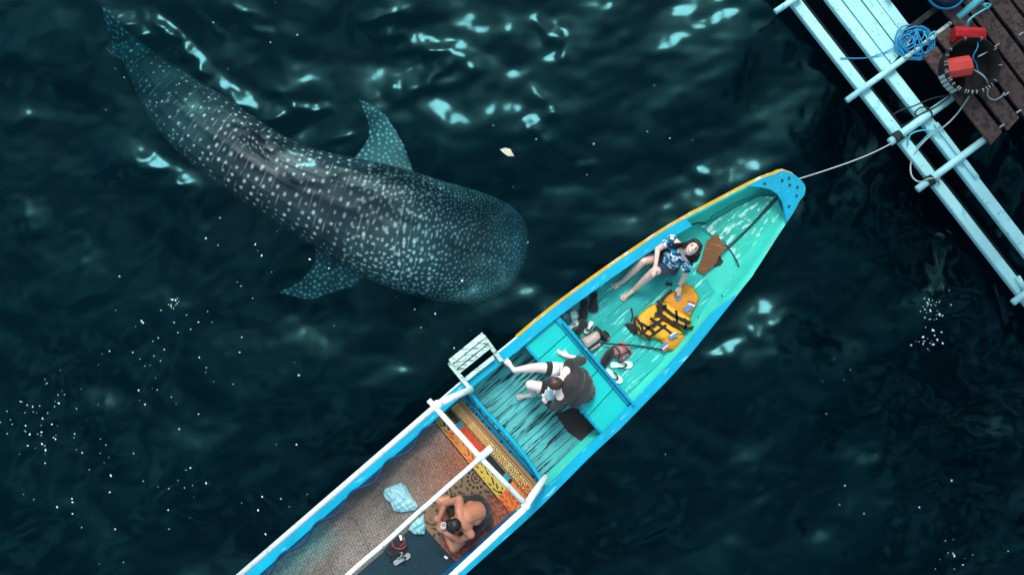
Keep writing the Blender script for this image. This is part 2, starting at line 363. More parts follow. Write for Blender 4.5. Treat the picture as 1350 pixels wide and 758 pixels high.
# ------------------------------------------------------------------ the sea
def seg_dist(X, Y, pts):
    "signed distance to a polyline (positive on its left), and 0..1 position along it"
    best = np.full(X.shape, 1e9); sg = np.zeros(X.shape); al = np.zeros(X.shape)
    pts = np.array([[p[0], p[1]] for p in pts]); ln = np.hypot(*(pts[1:] - pts[:-1]).T); tot = ln.sum(); acc = 0
    for (ax, ay), (bx, by), l in zip(pts[:-1], pts[1:], ln):
        dx, dy = (bx - ax) / l, (by - ay) / l
        t = np.clip((X - ax) * dx + (Y - ay) * dy, 0, l); qx, qy = X - ax - t * dx, Y - ay - t * dy; d = np.hypot(qx, qy)
        m = d < best; best[m] = d[m]; sg[m] = np.sign(dx * qy - dy * qx)[m]; al[m] = ((acc + t) / tot)[m]; acc += l
    return best * sg, al
def make_sea():
    st = 0.022
    cx = np.arange(-7.7, 7.7, st); cy = np.arange(-4.6, 4.6, st)
    ext = []; q = st
    while sum(ext) < 420: q *= 1.22; ext.append(q)
    ext = np.cumsum(ext)
    xs = np.concatenate([cx[0] - ext[::-1], cx, cx[-1] + ext]); ys = np.concatenate([cy[0] - ext[::-1], cy, cy[-1] + ext])
    X, Y = np.meshgrid(xs, ys); Z = np.zeros_like(X)
    g = np.random.default_rng(5)
    env = 1.28 - 0.28 * np.clip((Y + 1.5) / 3, 0, 1)
    far = np.clip(1 - (np.hypot(X, Y) - 30) / 60, 0, 1)
    for k in range(90):
        lam = 0.17 * (22.0) ** g.random(); th = R(100) + g.normal(0, 0.75); kk = 2 * math.pi / lam
        a = 0.0030 * lam * (0.75 if lam < .5 else 1.0 if lam < 1.1 else 1.35)
        Z += a * np.sin(kk * (X * math.cos(th) + Y * math.sin(th)) + g.random() * 6.28 + 0.9 * np.sin(X * g.uniform(.2, .9) + Y * g.uniform(-.9, .9) + g.random() * 6)) * (far if lam < 1.2 else 1)
    Z *= env; gy, gx = np.gradient(Z[200:400, 200:700], st); print('rms slope deg', np.degrees(np.sqrt((gx ** 2 + gy ** 2).mean())))
    # crests that catch the light, read off the photograph (pixel lines, half width m, height m)
    crests = [([(450, 8), (500, 38), (555, 62), (610, 80), (650, 92)], .13, .040), ([(470, 30), (520, 20), (575, 22)], .10, .022),
              ([(500, 128), (545, 112), (600, 92), (640, 100)], .12, .028), ([(685, 158), (720, 185), (760, 212), (800, 225)], .12, .036),
              ([(690, 112), (720, 140), (770, 190)], .10, .02), ([(120, 222), (170, 214), (225, 235), (275, 262)], .16, .04),
              ([(300, 8), (318, 18), (345, 20)], .06, .018), ([(318, 30), (345, 42), (365, 44)], .06, .016), ([(265, 22), (290, 45), (296, 58)], .05, .012),
              ([(340, 115), (365, 122), (385, 126)], .06, .014), ([(380, 138), (410, 148), (445, 142)], .08, .022), ([(405, 190), (440, 182), (470, 180)], .06, .014),
              ([(160, 12), (190, 40), (225, 55), (255, 78), (280, 110), (310, 132), (345, 160)], .10, .036),
              ([(195, 30), (225, 42), (240, 60)], .05, .012), ([(345, 168), (352, 185), (368, 204)], .05, .02),
              ([(338, 152), (362, 160), (398, 150)], .16, .06), ([(130, 12), (165, 34), (215, 62)], .09, .03), ([(170, 14), (205, 30), (250, 70)], .09, .03), ([(362, 204), (395, 220), (432, 240)], .14, .045),
              ([(700, 20), (735, 55), (745, 90)], .09, .018), ([(905, 215), (930, 232), (960, 240)], .1, .014), ([(20, 70), (60, 82), (95, 70)], .12, .02),
              ([(0, 168), (20, 160), (45, 150)], .1, .02), ([(100, 300), (110, 330), (98, 370)], .12, .018), ([(10, 250), (35, 285), (50, 320)], .14, .02),
              ([(130, 640), (160, 660), (180, 690)], .12, .016), ([(985, 450), (1020, 440), (1060, 452)], .24, .022), ([(1150, 318), (1195, 300), (1230, 318)], .22, .022),
              ([(1280, 450), (1320, 436), (1350, 450)], .24, .022), ([(960, 640), (1000, 628), (1050, 640)], .26, .022), ([(1120, 540), (1170, 520), (1230, 535)], .24, .022),
              ([(60, 480), (110, 470), (160, 486)], .22, .03), ([(90, 545), (130, 540), (170, 560)], .16, .03), ([(1150, 690), (1210, 676), (1270, 690)], .26, .022), ([(800, 690), (850, 676), (900, 690)], .25, .032)]
    nz = np.zeros_like(X)
    for k in range(14):
        th = g.random() * 6.28; kk = 2 * math.pi / g.uniform(0.25, 0.9); nz += np.sin(kk * (X * math.cos(th) + Y * math.sin(th)) + g.random() * 6.28)
    nz /= 3.0
    rip = np.zeros_like(X)
    for k in range(16):
        th = g.random() * 6.28; lam = g.uniform(0.10, 0.26); rip += lam * np.sin(2 * math.pi / lam * (X * math.cos(th) + Y * math.sin(th)) + g.random() * 6.28)
    for pl, w, a in crests:
        w *= 1.2; a *= 1.2
        c = [P(*p) for p in pl]; sub = resample(smooth_path(c, 24), 24)
        x0, x1 = min(p.x for p in sub) - 6 * w, max(p.x for p in sub) + 6 * w; y0, y1 = min(p.y for p in sub) - 6 * w, max(p.y for p in sub) + 6 * w
        i0, i1 = np.searchsorted(xs, [x0, x1]); j0, j1 = np.searchsorted(ys, [y0, y1]); sl = (slice(j0, j1), slice(i0, i1))
        d, al = seg_dist(X[sl], Y[sl], sub)
        d = d + 0.16 * w * nz[sl]
        taper = np.clip(np.sin(np.pi * np.clip(al, 0.02, 0.98)), 0, 1) ** 0.7
        Z[sl] += 0.46 * w * min(1, a / w / .25) * taper * (0.85 + 0.22 * nz[sl]) * np.exp(-(d / w) ** 2) + 0.0030 * rip[sl] * taper * np.exp(-(d / (1.8 * w)) ** 2)
    global SEA; SEA = (xs, ys, Z)
    nx, ny = len(xs), len(ys)
    V = np.stack([X, Y, Z], -1).reshape(-1, 3)
    idx = np.arange(nx * ny).reshape(ny, nx)
    quads = np.stack([idx[:-1, :-1], idx[:-1, 1:], idx[1:, 1:], idx[1:, :-1]], -1).reshape(-1, 4)
    ring = np.concatenate([idx[0, :-1], idx[:-1, -1], idx[-1, :0:-1], idx[:0:-1, 0]]); nr = len(ring); n0 = len(V)
    low = V[ring].copy(); low[:, 2] = -40
    V = np.concatenate([V, low]); lo = np.arange(nr) + n0
    side = np.stack([ring, lo, np.roll(lo, -1), np.roll(ring, -1)], -1)
    q = np.concatenate([quads, side])
    me = bpy.data.meshes.new('sea'); me.vertices.add(len(V)); me.vertices.foreach_set('co', V.ravel().astype(np.float32))
    nl = q.size + nr; me.loops.add(nl); me.loops.foreach_set('vertex_index', np.concatenate([q.ravel(), lo[::-1]]).astype(np.int32))
    me.polygons.add(len(q) + 1)
    ls = np.concatenate([np.arange(len(q)) * 4, [q.size]]).astype(np.int32); me.polygons.foreach_set('loop_start', ls)
    me.update(calc_edges=True); me.validate(); me.shade_smooth()
    o = link('sea', me, M['water']); tag(o, kind='structure'); return o
make_sea()
def sea_z(x, y):
    "highest water within a few centimetres of a point"
    i, j = np.searchsorted(SEA[0], x), np.searchsorted(SEA[1], y); return float(SEA[2][max(j - 2, 0):j + 2, max(i - 2, 0):i + 2].max())
mb = MB().prism([(-400, -400, -14), (400, -400, -14), (400, 400, -14), (-400, 400, -14)], 0.5)
tag(mb.build('seabed', plain('dark_sea_floor', lin(20, 42, 46), 0.9, 0.4, 0.6)), kind='structure')

# ------------------------------------------------------------------ whale shark
def make_shark():
    # paired outline points of the back seen from above, photo pixels, and height of the body's axis
    prs = [((697, 316), (697, 330)), ((695, 301), (694, 343)), ((688, 284), (685, 365)), ((671, 268), (666, 386)), ((646, 257), (638, 398)), ((618, 248), (606, 402)),
           ((588, 240), (565, 396)), ((550, 228), (520, 383)), ((508, 216), (468, 360)), ((460, 207), (420, 330)), ((415, 197), (370, 298)), ((375, 180), (328, 272)),
           ((337, 155), (283, 240)), ((300, 130), (240, 208)), ((262, 106), (205, 168)), ((226, 84), (182, 128)), ((196, 64), (169, 95)), ((174, 46), (156, 68)), ((160, 36), (148, 50))]
    zc = [-1.0, -.98, -.95, -.92, -.88, -.84, -.76, -.66, -.62, -.58, -.52, -.48, -.48, -.56, -.72, -.95, -1.2, -1.4, -1.5]
    tops = [.02, .14, .20, .25, .29, .33, .37, .41, .44, .46, .45, .40, .35, .29, .24, .19, .15, .10, .06]
    c = []; hw = []
    for (a, b), z in zip(prs, zc):
        A, B = P(*a, z), P(*b, z); c.append((A + B) / 2); hw.append((A - B) / 2)
    NS, NT = 520, 230
    cc = np.array([p[:] for p in c]); hh = np.array([p[:] for p in hw]); tp = np.array(tops)
    L = np.concatenate([[0], np.cumsum(np.hypot(*(cc[1:, :2] - cc[:-1, :2]).T))]); Ltot = L[-1]
    s = np.linspace(0, 1, NS) ** 1.0 * Ltot
    s = np.sort(np.concatenate([np.linspace(0, .12, 30), np.linspace(.125, Ltot, NS - 30)]))
    def sm(a):
        o = np.stack([np.interp(s, L, a[:, i]) for i in range(a.shape[1])], 1) if a.ndim > 1 else np.interp(s, L, a)
        k = 31; pad = np.concatenate([np.repeat(o[:1], k // 2, 0), o, np.repeat(o[-1:], k // 2, 0)]); ker = np.hanning(k + 2)[1:-1]; ker /= ker.sum()
        r = np.apply_along_axis(lambda v: np.convolve(v, ker, 'valid'), 0, pad)
        w = np.clip(np.minimum(s / 0.3, (Ltot - s) / 0.2), 0, 1); w = w[:, None] if a.ndim > 1 else w
        return r * w + o * (1 - w)
    C, HW, TP = sm(cc), sm(hh), sm(tp)
    th = np.linspace(0, 2 * np.pi, NT, endpoint=False)
    cx, sx = np.cos(th), np.sin(th)
    ex = np.sign(cx) * np.abs(cx) ** 0.85
    up = np.where(sx > 0, np.abs(sx) ** 0.9, -0.75 * np.abs(sx) ** 0.9)
    V = C[:, None, :] + HW[:, None, :] * ex[None, :, None]
    V[:, :, 2] += TP[:, None] * up[None, :]
    # ridges along the back (keels) and a slight crown line
    lat = ex[None, :] * np.linalg.norm(HW, axis=1)[:, None]
    body_w = np.clip((s - 1.2) / 1.0, 0, 1)[:, None]
    V[:, :, 2] += (sx > 0)[None, :] * body_w * 0.022 * np.exp(-(lat / 0.045) ** 2)
    for q in (.42, .72):
        V[:, :, 2] += (sx > 0)[None, :] * body_w * 0.008 * np.exp(-((np.abs(ex)[None, :] - q) / 0.04) ** 2)
    # colours: spots placed in body coordinates (s along, t around)
    rad = np.linalg.norm(HW, axis=1)
    t = (th[None, :] - np.pi / 2); t = np.where(t > np.pi, t - 2 * np.pi, t); T = t * (rad * 0.5 + TP * 0.5 + 0.02)[:, None]; S = np.repeat(s[:, None], NT, 1)
    spot = np.zeros((NS, NT)); g = np.random.default_rng(3)
    def put(s0, t0, rs, rt, val, ang=0.0):
        i0, i1 = np.searchsorted(s, [s0 - 3 * max(rs, rt), s0 + 3 * max(rs, rt)])
        if i1 <= i0: return
        a, b = S[i0:i1] - s0, T[i0:i1] - t0; ca, sa = math.cos(ang), math.sin(ang)
        u, v = (a * ca + b * sa) / rs, (-a * sa + b * ca) / rt
        spot[i0:i1] = np.maximum(spot[i0:i1], val * np.clip(2.2 - 1.9 * np.hypot(u, v), 0, 1))
    # head and shoulders: dense small dots, finer towards the mouth
    pts = []; cell = {}
    for _ in range(60000):
        s0 = g.uniform(0.03, 2.5); t0 = g.uniform(-1.0, 1.0)
        if s0 > 2.0 and abs(t0) < 0.8 - 0.55 * min(1, (s0 - 2.0)) and g.random() < 0.9: 
            if s0 > 2.0 and g.random() < 0.97: continue
        sp = 0.031 + 0.015 * min(1, s0 / 1.0) + 0.022 * min(1, max(0, s0 - 1) / 1.2)
        k = (int(s0 / .1), int(t0 / .1 + 50)); ok = True
        for di in (-1, 0, 1):
            for dj in (-1, 0, 1):
                for (a, b) in cell.get((k[0] + di, k[1] + dj), ()):
                    if (a - s0) ** 2 + (b - t0) ** 2 < sp * sp: ok = False; break
        if ok:
            cell.setdefault(k, []).append((s0, t0)); pts.append((s0, t0))
            r = sp * g.uniform(0.15, 0.25); put(s0, t0, r * g.uniform(1.0, 2.0), r, g.uniform(.65, 1.0), g.normal(0, .5) + (0.9 if t0 > 0 else -0.9) * min(1, abs(t0) * 1.2))
    # back and flanks: rows of round dots across the body, thin pale bars between the rows
    s0 = 1.35
    while s0 < Ltot - .25:
        half = np.interp(s0, s, rad) * 1.05; wv = 0.02 * g.normal()
        t0 = -half - g.uniform(0, .05)
        while t0 < half:
            bend = 0.10 * (abs(t0) / max(half, .1)) ** 2
            r = g.uniform(0.015, 0.025) * (0.75 if s0 > 4.6 else 1)
            if g.random() < 0.9: put(s0 + bend + wv + g.normal(0, .012), t0, r, r * g.uniform(1, 1.25), g.uniform(.65, 1.0))
            t0 += g.uniform(.085, .135)
        t0 = -half
        while t0 < half:
            ln = g.uniform(.03, .12); bend = 0.10 * (abs(t0) / max(half, .1)) ** 2
            if g.random() < 0.75: put(s0 + .075 + bend + g.normal(0, .008), t0 + ln, .007, ln, g.uniform(.16, .4), 0)
            t0 += 2 * ln + g.uniform(.0, .05)
        s0 += g.uniform(.125, .16)
    base = np.array([.030, .040, .048]); sc = np.array([.86, .90, .90])
    tone = 1 + 0.25 * np.sin(S * 1.3) * np.cos(T * 2.1) + 1.5 * np.exp(-((S - 0.1) / 0.5) ** 2)  # paler snout: brighter light on the head put into the skin colour
    belly = np.clip(-up[None, :] * 3, 0, 1)
    col = base[None, None, :] * tone[:, :, None]; col = col * (1 - spot[:, :, None]) + sc * spot[:, :, None]
    col = col * (1 - belly[:, :, None]) + np.array([.5, .52, .52]) * belly[:, :, None]
    verts = V.reshape(-1, 3); cols = col.reshape(-1, 3); faces = []
    for i in range(NS - 1):
        b = i * NT
        faces += [(b + j, b + (j + 1) % NT, b + NT + (j + 1) % NT, b + NT + j) for j in range(NT)]
    faces += [tuple(range(NT))[::-1], tuple((NS - 1) * NT + j for j in range(NT))]
    verts = [verts]; cols = [cols]; cnt = NS * NT
    def fin(lead, trail, zl, thick, nspan=70, nch=44, seed=1, dots=True, paint_edge=0.0):
        nonlocal cnt
        gg = np.random.default_rng(seed)
        Lp = np.array([p[:] for p in resample(smooth_path(lead, 40), nspan)]); Tp = np.array([p[:] for p in resample(smooth_path(trail, 40), nspan)])
        u = np.linspace(0, 1, nch); G = Lp[:, None, :] * (1 - u)[None, :, None] + Tp[:, None, :] * u[None, :, None]
        nrm = np.cross(Lp[-1] - Lp[0], Tp[0] - Lp[0]); nrm /= np.linalg.norm(nrm)
        if nrm[2] < 0: nrm = -nrm
        prof = (np.sqrt(np.clip(u, 0, 1)) * (1 - u) ** 0.9)[None, :] * thick * np.linspace(1, .25, nspan)[:, None]
        sp = np.zeros((nspan, nch))
        if dots:
            used = []
            for _ in range(1800):
                i, j = gg.integers(2, nspan - 1), gg.integers(1, nch - 1); p = G[i, j]
                if any((p[0] - q[0]) ** 2 + (p[1] - q[1]) ** 2 < .058 ** 2 for q in used): continue
                used.append(p); d = np.hypot(G[:, :, 0] - p[0], G[:, :, 1] - p[1]); r = gg.uniform(.012, .021)
                sp = np.maximum(sp, gg.uniform(.5, .9) * np.clip(1.6 - 1.2 * d / r, 0, 1))
        cl = base * 1.15 * (1 - sp[:, :, None]) + sc * sp[:, :, None]
        a = G + nrm * prof[:, :, None]; b = G - nrm * prof[:, :, None]
        for lay in (a, b):
            verts.append(lay.reshape(-1, 3)); cols.append(cl.reshape(-1, 3))
            for i in range(nspan - 1):
                for j in range(nch - 1):
                    q = cnt + i * nch + j; faces.append((q, q + 1, q + nch + 1, q + nch))
            cnt += nspan * nch
    fin([P(548, 236, -.62), P(538, 205, -.68), P(522, 172, -.74), P(502, 146, -.80), P(474, 131, -.86)],
        [P(455, 222, -.60), P(474, 200, -.68), P(486, 180, -.74), P(485, 160, -.80), P(473, 131, -.86)], None, .06, seed=1)
    fin([P(492, 356, -.62), P(470, 374, -.70), P(440, 386, -.78), P(405, 394, -.84), P(370, 386, -.88)],
        [P(405, 312, -.62), P(416, 334, -.70), P(410, 354, -.78), P(394, 372, -.84), P(369, 385, -.88)], None, .06, seed=2)
    # first dorsal fin (breaks the surface), second dorsal, tail blade
    fin([P(372, 232, -.13), P(352, 206, -.02), P(338, 186, .05)], [P(306, 186, -.16), P(320, 178, -.06), P(334, 182, .05)], None, .04, 30, 24, 4, True)
    fin([P(250, 142, -.36), P(238, 130, -.30)], [P(226, 124, -.44), P(228, 121, -.34)], None, .02, 16, 14, 5, False)
    fin([P(176, 62, -1.1), P(160, 80, -1.3), P(140, 66, -1.5)], [P(160, 40, -1.2), P(148, 52, -1.35), P(139, 64, -1.5)], None, .03, 24, 20, 6, True)
    fin([P(172, 48, -1.1), P(158, 30, -1.0), P(140, 8, -.9)], [P(152, 56, -1.25), P(140, 34, -1.1), P(134, 10, -.9)], None, .03, 24, 20, 7, True)
    verts = np.concatenate(verts); cols = np.concatenate(cols)
    me = bpy.data.meshes.new('whale_shark'); o0 = Vector(C[NS // 2]); o0.z = -.9
    me.from_pydata((verts - np.array(o0[:])).tolist(), [], faces); me.update(); me.shade_smooth()
    at = me.color_attributes.new('Col', 'FLOAT_COLOR', 'POINT'); at.data.foreach_set('color', np.concatenate([cols, np.ones((len(cols), 1))], 1).ravel().astype(np.float32))
    o = link('whale_shark', me, M['shark']); o.location = o0
    tag(o, 'huge grey whale shark with pale spots swimming just under the surface', 'whale shark')
make_shark()

# ------------------------------------------------------------------ the turquoise boat
BA = R(42.0); boat = thing('wooden_boat', 'long turquoise wooden boat with blue gunwales carrying three people', 'boat', P(760, 500, 0.0), BA)
BI = boat.matrix_world.inverted()
def zg_of(X): return 0.50 + 0.10 * max(0.0, (X - 1.2) / 2.6) ** 2
def edge(pts):
    out = []
    for p in pts:
        q = BI @ P(p[0], p[1], .5); q = BI @ P(p[0], p[1], zg_of(q.x)); out.append((q.x, q.y))
    return sorted(out)
EL = edge([(1055, 238), (1046, 231), (1036, 227.5), (1021, 228.8), (1004, 235), (987, 243.4), (946, 265), (912, 283), (879, 301), (840, 327), (800, 354), (760, 383), (720, 412.5), (676, 450), (655, 467), (624, 491), (586, 523), (540, 565), (460, 634), (380, 705), (312, 765), (200, 866)])
ER = edge([(1058.5, 246), (1057, 258), (1052, 270), (1044, 284), (1035.6, 296), (1021, 318), (1004, 345), (990, 366), (957, 408), (920, 455), (889, 492), (839, 543), (813, 570), (782, 597), (748, 632), (700, 680), (640, 733), (590, 778), (470, 890)])
bow_x = (BI @ P(1058, 240, .6)).x; stern_x = -5.6
stn = np.concatenate([np.linspace(stern_x, 2.6, 64), np.linspace(2.65, bow_x - 0.12, 18), bow_x - 0.12 + 0.12 * np.sin(np.linspace(0.1, math.pi / 2, 9))])
def smoothed(E):
    y = np.interp(stn, [p[0] for p in E], [p[1] for p in E]); k = np.array([1, 2, 3, 2, 1.]) / 9
    return np.concatenate([y[:2], np.convolve(y, k, 'valid'), y[-2:]])
YL, YR = smoothed(EL), smoothed(ER)
tip_y = (BI @ P(1057, 241, .6)).y
for i in range(len(stn)):
    t = (stn[i] - (bow_x - 0.17)) / 0.17
    if t > 0:
        w = math.sqrt(max(0, 1 - t * t)); j = np.searchsorted(stn, bow_x - 0.17)
        YL[i] = tip_y + (YL[j - 1] - tip_y) * w + 1e-3; YR[i] = tip_y + (YR[j - 1] - tip_y) * w - 1e-3
ZG = np.array([zg_of(x) for x in stn])
yl = lambda x: float(np.interp(x, stn, YL)); yr = lambda x: float(np.interp(x, stn, YR))
WB = boat.matrix_world
def bl(x, y, z): return WB @ Vector((x, y, z))            # boat coordinates -> world
def loft(name, rows, mt, cap_ends=True, smooth=True):
    mb = MB(); n = len(rows[0]); mb.v = [WB @ Vector(p) for r in rows for p in r]
    for i in range(len(rows) - 1): mb.f += [[i * n + k, i * n + k + 1, (i + 1) * n + k + 1, (i + 1) * n + k] for k in range(n - 1)]
    if cap_ends: mb.f += [list(range(n)), [(len(rows) - 1) * n + k for k in range(n)][::-1]]
    return mb.build(name, mt, boat, smooth)
outer = []; inner = []
for x, a, b, z in zip(stn, YL, YR, ZG):
    m = (a + b) / 2; h = (a - b) / 2; rise = max(0, (x - 1.5) / (bow_x - 1.5)); kz = -.30 + .55 * rise ** 2.2
    outer.append([(x, m + h * q, kz + (z - .004 - kz) * u) for q, u in ((1, 1), (.97, .75), (.9, .45), (.74, .2), (.4, .05), (0, 0), (-.4, .05), (-.74, .2), (-.9, .45), (-.97, .75), (-1, 1))])
    fz = .085 + .28 * max(0, (x - 1.75) / (bow_x - 1.75)) ** 1.3; fw = .80 - .30 * rise; e = min(.03, h * .3)
    inner.append([(x, m + q, u) for q, u in ((h, z), (h - e, z), (h * .93 - e, fz + (z - fz) * .6), (h * fw, fz), (0, fz - .01), (-h * fw, fz), (-h * .93 + e, fz + (z - fz) * .6), (-h + e, z), (-h, z))])
loft('hull', outer, M['hull']); loft('inner_planking', inner, M['tealwall'], False)
# gunwale caps (blue), rubbing strakes (yellow)
def strip(name, side, x0, x1, w, th, mt, off=0.0, dz=.012, n=60, taper=.0):
    rows = []
    for x in np.linspace(x0, x1, n):
        y = (yl(x) if side > 0 else yr(x)) + side * off; z = zg_of(x) + dz; ww = w if not taper else max(.02, w * min(1, (x1 - x) / taper + .2))
        rows.append([(x, y, z), (x, y - side * ww, z), (x, y - side * ww, z - th), (x, y, z - th), (x, y, z)])
    return loft(name, rows, mt, True, False)
xa = (BI @ P(907, 291, .55)).x; xb = (BI @ P(972, 392, .55)).x
strip('gunwale', 1, stern_x, xa, .135, .03, M['blue']); strip('gunwale', -1, stern_x, xb, .125, .03, M['blue'], taper=.5)
strip('rubbing_strake', 1, -.2, bow_x - .02, .05, .06, M['yellow'], .036, -.004, 70); strip('rubbing_strake', -1, .9, bow_x - .01, .03, .05, M['yellow'], .004, -.01, 70)
strip('rubbing_strake', 1, stern_x, -.2, .03, .05, M['white'], .02, -.008, 50)
strip('side_board', 1, stern_x, -1.75, .03, .26, M['hull'], -.136, -.03, 40); strip('side_board', -1, stern_x, -1.75, .03, .26, M['hull'], -.126, -.03, 40)
# bow nose board
nose = [P(*p, .575 + .0006 * (p[0] - 985)) for p in ((985, 246), (1004, 247), (1016, 250), (1025, 256), (1031, 266), (1034, 278), (1036, 293))]
rim = [bl(x, yr(x) + .004, zg_of(x) + .012) for x in np.linspace((BI @ nose[-1]).x, bow_x - .004, 12)] + [bl(x, yl(x) - .004, zg_of(x) + .012) for x in np.linspace(bow_x - .004, (BI @ nose[0]).x, 14)]
nb = MB().prism(nose + rim, .03).build('nose_board', M['blue'], boat)
for p in ((1040, 235), (1041, 244), (1051, 247), (1050, 258), (1040, 272), (1008, 242), (1031, 238)):
    MB().disc(P(p[0], p[1], zg_of((BI @ P(p[0], p[1], .6)).x) + .010), .015, .02, 10).build('nail_head', M['darkwood'], nb)
# scuffed boards on both sides of the keel line inside the bow
MB().prism([P(924, 299, .20), P(965, 276, .24), P(1003, 258, .36), P(1021, 260, .40), P(990, 296, .27), P(959, 325, .19)], .03).build('bow_board', M['tealbow'], boat)
MB().prism([P(962, 328, .19), P(993, 298, .27), P(1025, 264, .40), P(1031, 277, .40), P(1010, 318, .30), P(980, 355, .19)], .03).build('bow_board', M['tealbow'], boat)
MB().tube(smooth_path([P(955, 331, .20), P(975, 313, .235), P(1000, 288, .315), P(1027, 258, .44)], 30), .010, 8).build('keel_batten', M['darkwood'], boat, True)
MB().tube(smooth_path([P(912, 297, .3), P(926, 294, .22), P(942, 303, .2), P(955, 320, .19), P(967, 336, .19), P(977, 358, .25)], 40), .008, 8).build('rib', M['darkwood'], boat, True)
MB().tube(smooth_path([P(936, 287, .34), P(965, 270, .36), P(990, 261, .42), P(1022, 257, .47)], 40), .005, 6).build('rib', M['rope_dark'], boat, True)
MB().beam(P(953, 390, .30), P(961, 381, .30), .05, .05).build('cleat', M['tealwall'], boat)
# floor planks of the fore cockpit, each its own piece
xb0 = (BI @ P(782, 473, .12)).x
x_rib = (BI @ P(958, 330, .12)).x
x0 = xb0 + .02
for k in range(7):
    y0, y1 = -0.80 + k * .232, -0.80 + k * .232 + .227
    tops = []
    xe = x_rib - .10 + (.02 * math.sin(k * 2.3))
    lo, hi = [], []
    for x in np.linspace(x0, xe, 9):
        m, h = (yl(x) + yr(x)) / 2, (yl(x) - yr(x)) / 2 * .84
        a, b = max(y0, m - h), min(y1, m + h)
        if b - a > .03: lo.append((x, a)); hi.append((x, b))
    if len(lo) > 1:
        MB().prism([bl(p[0], p[1], .118 + .003 * (k % 2)) for p in lo] + [bl(p[0], p[1], .118 + .003 * (k % 2)) for p in hi[::-1]], .025).build('floor_plank', M['teal'], boat)
# bench: five short planks, edge boards, a dark-coloured board for the shaded gap under it
bc = [P(688, 450, .45), P(728, 416, .45), P(829, 536, .45), P(796, 574, .45)]
for k in range(5):
    a, b = k / 5 + .0035, (k + 1) / 5 - .0035
    q = [bc[0].lerp(bc[3], a), bc[1].lerp(bc[2], a), bc[1].lerp(bc[2], b), bc[0].lerp(bc[3], b)]
    MB().prism([p + Vector((0, 0, .0015 * (k % 2))) for p in q], .03).build('bench_plank', M['bench'], boat)
dn = Vector((0, 0, .03))
MB().beam(bc[0] - dn * .9, bc[3] - dn * .9, .035, .07).build('bench_edge', M['blue'], boat)
MB().beam(P(735, 420, .46), P(830, 531, .46), .075, .05).build('bench_edge', M['blue'], boat)
MB().beam(P(741, 424, .33), P(834, 532, .33), .035, .42).build('bulkhead', M['blue'], boat)
MB().beam(bc[0].lerp(bc[3], .02) + Vector((.06, .07, -.20)), bc[3].lerp(bc[0], .02) + Vector((.06, .07, -.20)), .03, .33).build('bulkhead', M['opening_shade'], boat)
# footwell: narrow worn planks running along the boat
xf0, xf1 = (BI @ P(668, 578, .13)).x + .0, (BI @ P(742, 512, .13)).x + .1
for k in range(15):
    y0 = -.86 + k * .118; y1 = y0 + .108; xs_ = np.linspace(xf0 - .02, xf1 - (.12 if k < 4 else 0), 6)
    lo, hi = [], []
    for x in xs_:
        m, h = (yl(x) + yr(x)) / 2, (yl(x) - yr(x)) / 2 * .87
        a, b = max(y0, m - h), min(y1, m + h)
        if b - a > .02: lo.append((x, a)); hi.append((x, b))
    if len(lo) > 1: MB().prism([bl(*p, .130 + .004 * math.sin(k * 1.9)) for p in lo] + [bl(*p, .130 + .004 * math.sin(k * 1.9)) for p in hi[::-1]], .025).build('footwell_plank', M['worn'], boat)
MB().prism([P(733, 546, .138), P(757, 536, .138), P(790, 572, .138), P(773, 586, .138), P(748, 569, .138)], .004).build('opening_shade_plate', M['opening_shade'], boat)  # flat plate for an opening; its darkness is only in the colour
# coaming between footwell and the carpeted part, aft deck
cpts = smooth_path([P(618, 516, .36), P(640, 542, .33), P(668, 572, .31), P(695, 605, .31), P(716, 637, .36)], 24)
MB().tube([p for p in cpts], .03, 8).build('coaming', M['blue'], boat, True)
for i in range(0, 24, 23): pass
rows = []
for x in np.linspace(stern_x, xf0 - .03, 30):
    m, h = (yl(x) + yr(x)) / 2, (yl(x) - yr(x)) / 2 * .90
    rows.append([(x, m + h, .20), (x, m, .205), (x, m - h, .20)])
loft('aft_deck', rows, M['worn'], False, False)
MB().beam(bl(xf0 - .03, yl(xf0) - .12, .20), bl(xf0 - .03, yr(xf0) + .12, .20), .03, .20).build('bulkhead', M['hull'], boat)

# white awning frame over the aft part
AW = 1.15
def pole(pts, r, name='awning_rail', mt='white', par=None): return MB().tube(pts, r, 10).build(name, M[mt], par or boat, True)
l0, l1 = P(577, 533, AW), P(200, 858, AW); r0, r1 = P(694, 668, AW), P(480, 866, AW); c0, c1 = P(648, 590, AW + .04), P(330, 872, AW + .02)
pole([l0 + (l0 - l1).normalized() * .06, l0, l1], .038); pole([r0, r1], .040)
wob = [c0.lerp(c1, t) + Vector((.004 * math.sin(t * 31), .004 * math.cos(t * 23), 0)) for t in np.linspace(0, 1, 40)]
pole(wob, .030)
pole([P(565, 527, AW), P(633, 603, AW + .02), P(697, 668, AW)], .034, 'awning_crossbar')
pole([P(577, 533, AW), P(598, 523, .85), P(621, 513, .53)], .045, 'awning_strut'); pole([P(692, 668, AW), P(704, 650, .85), P(719, 629, .53)], .045, 'awning_strut')
for q in (P(577, 533, AW), P(693, 667, AW), P(634, 602, AW + .02)): MB().ell(q, (.058, 0, 0), (0, .058, 0), (0, 0, .055)).build('pipe_joint', M['white'], boat, True)
pole([P(628, 608, AW + .02), P(648, 590, AW + .03)], .046, 'pipe_joint')
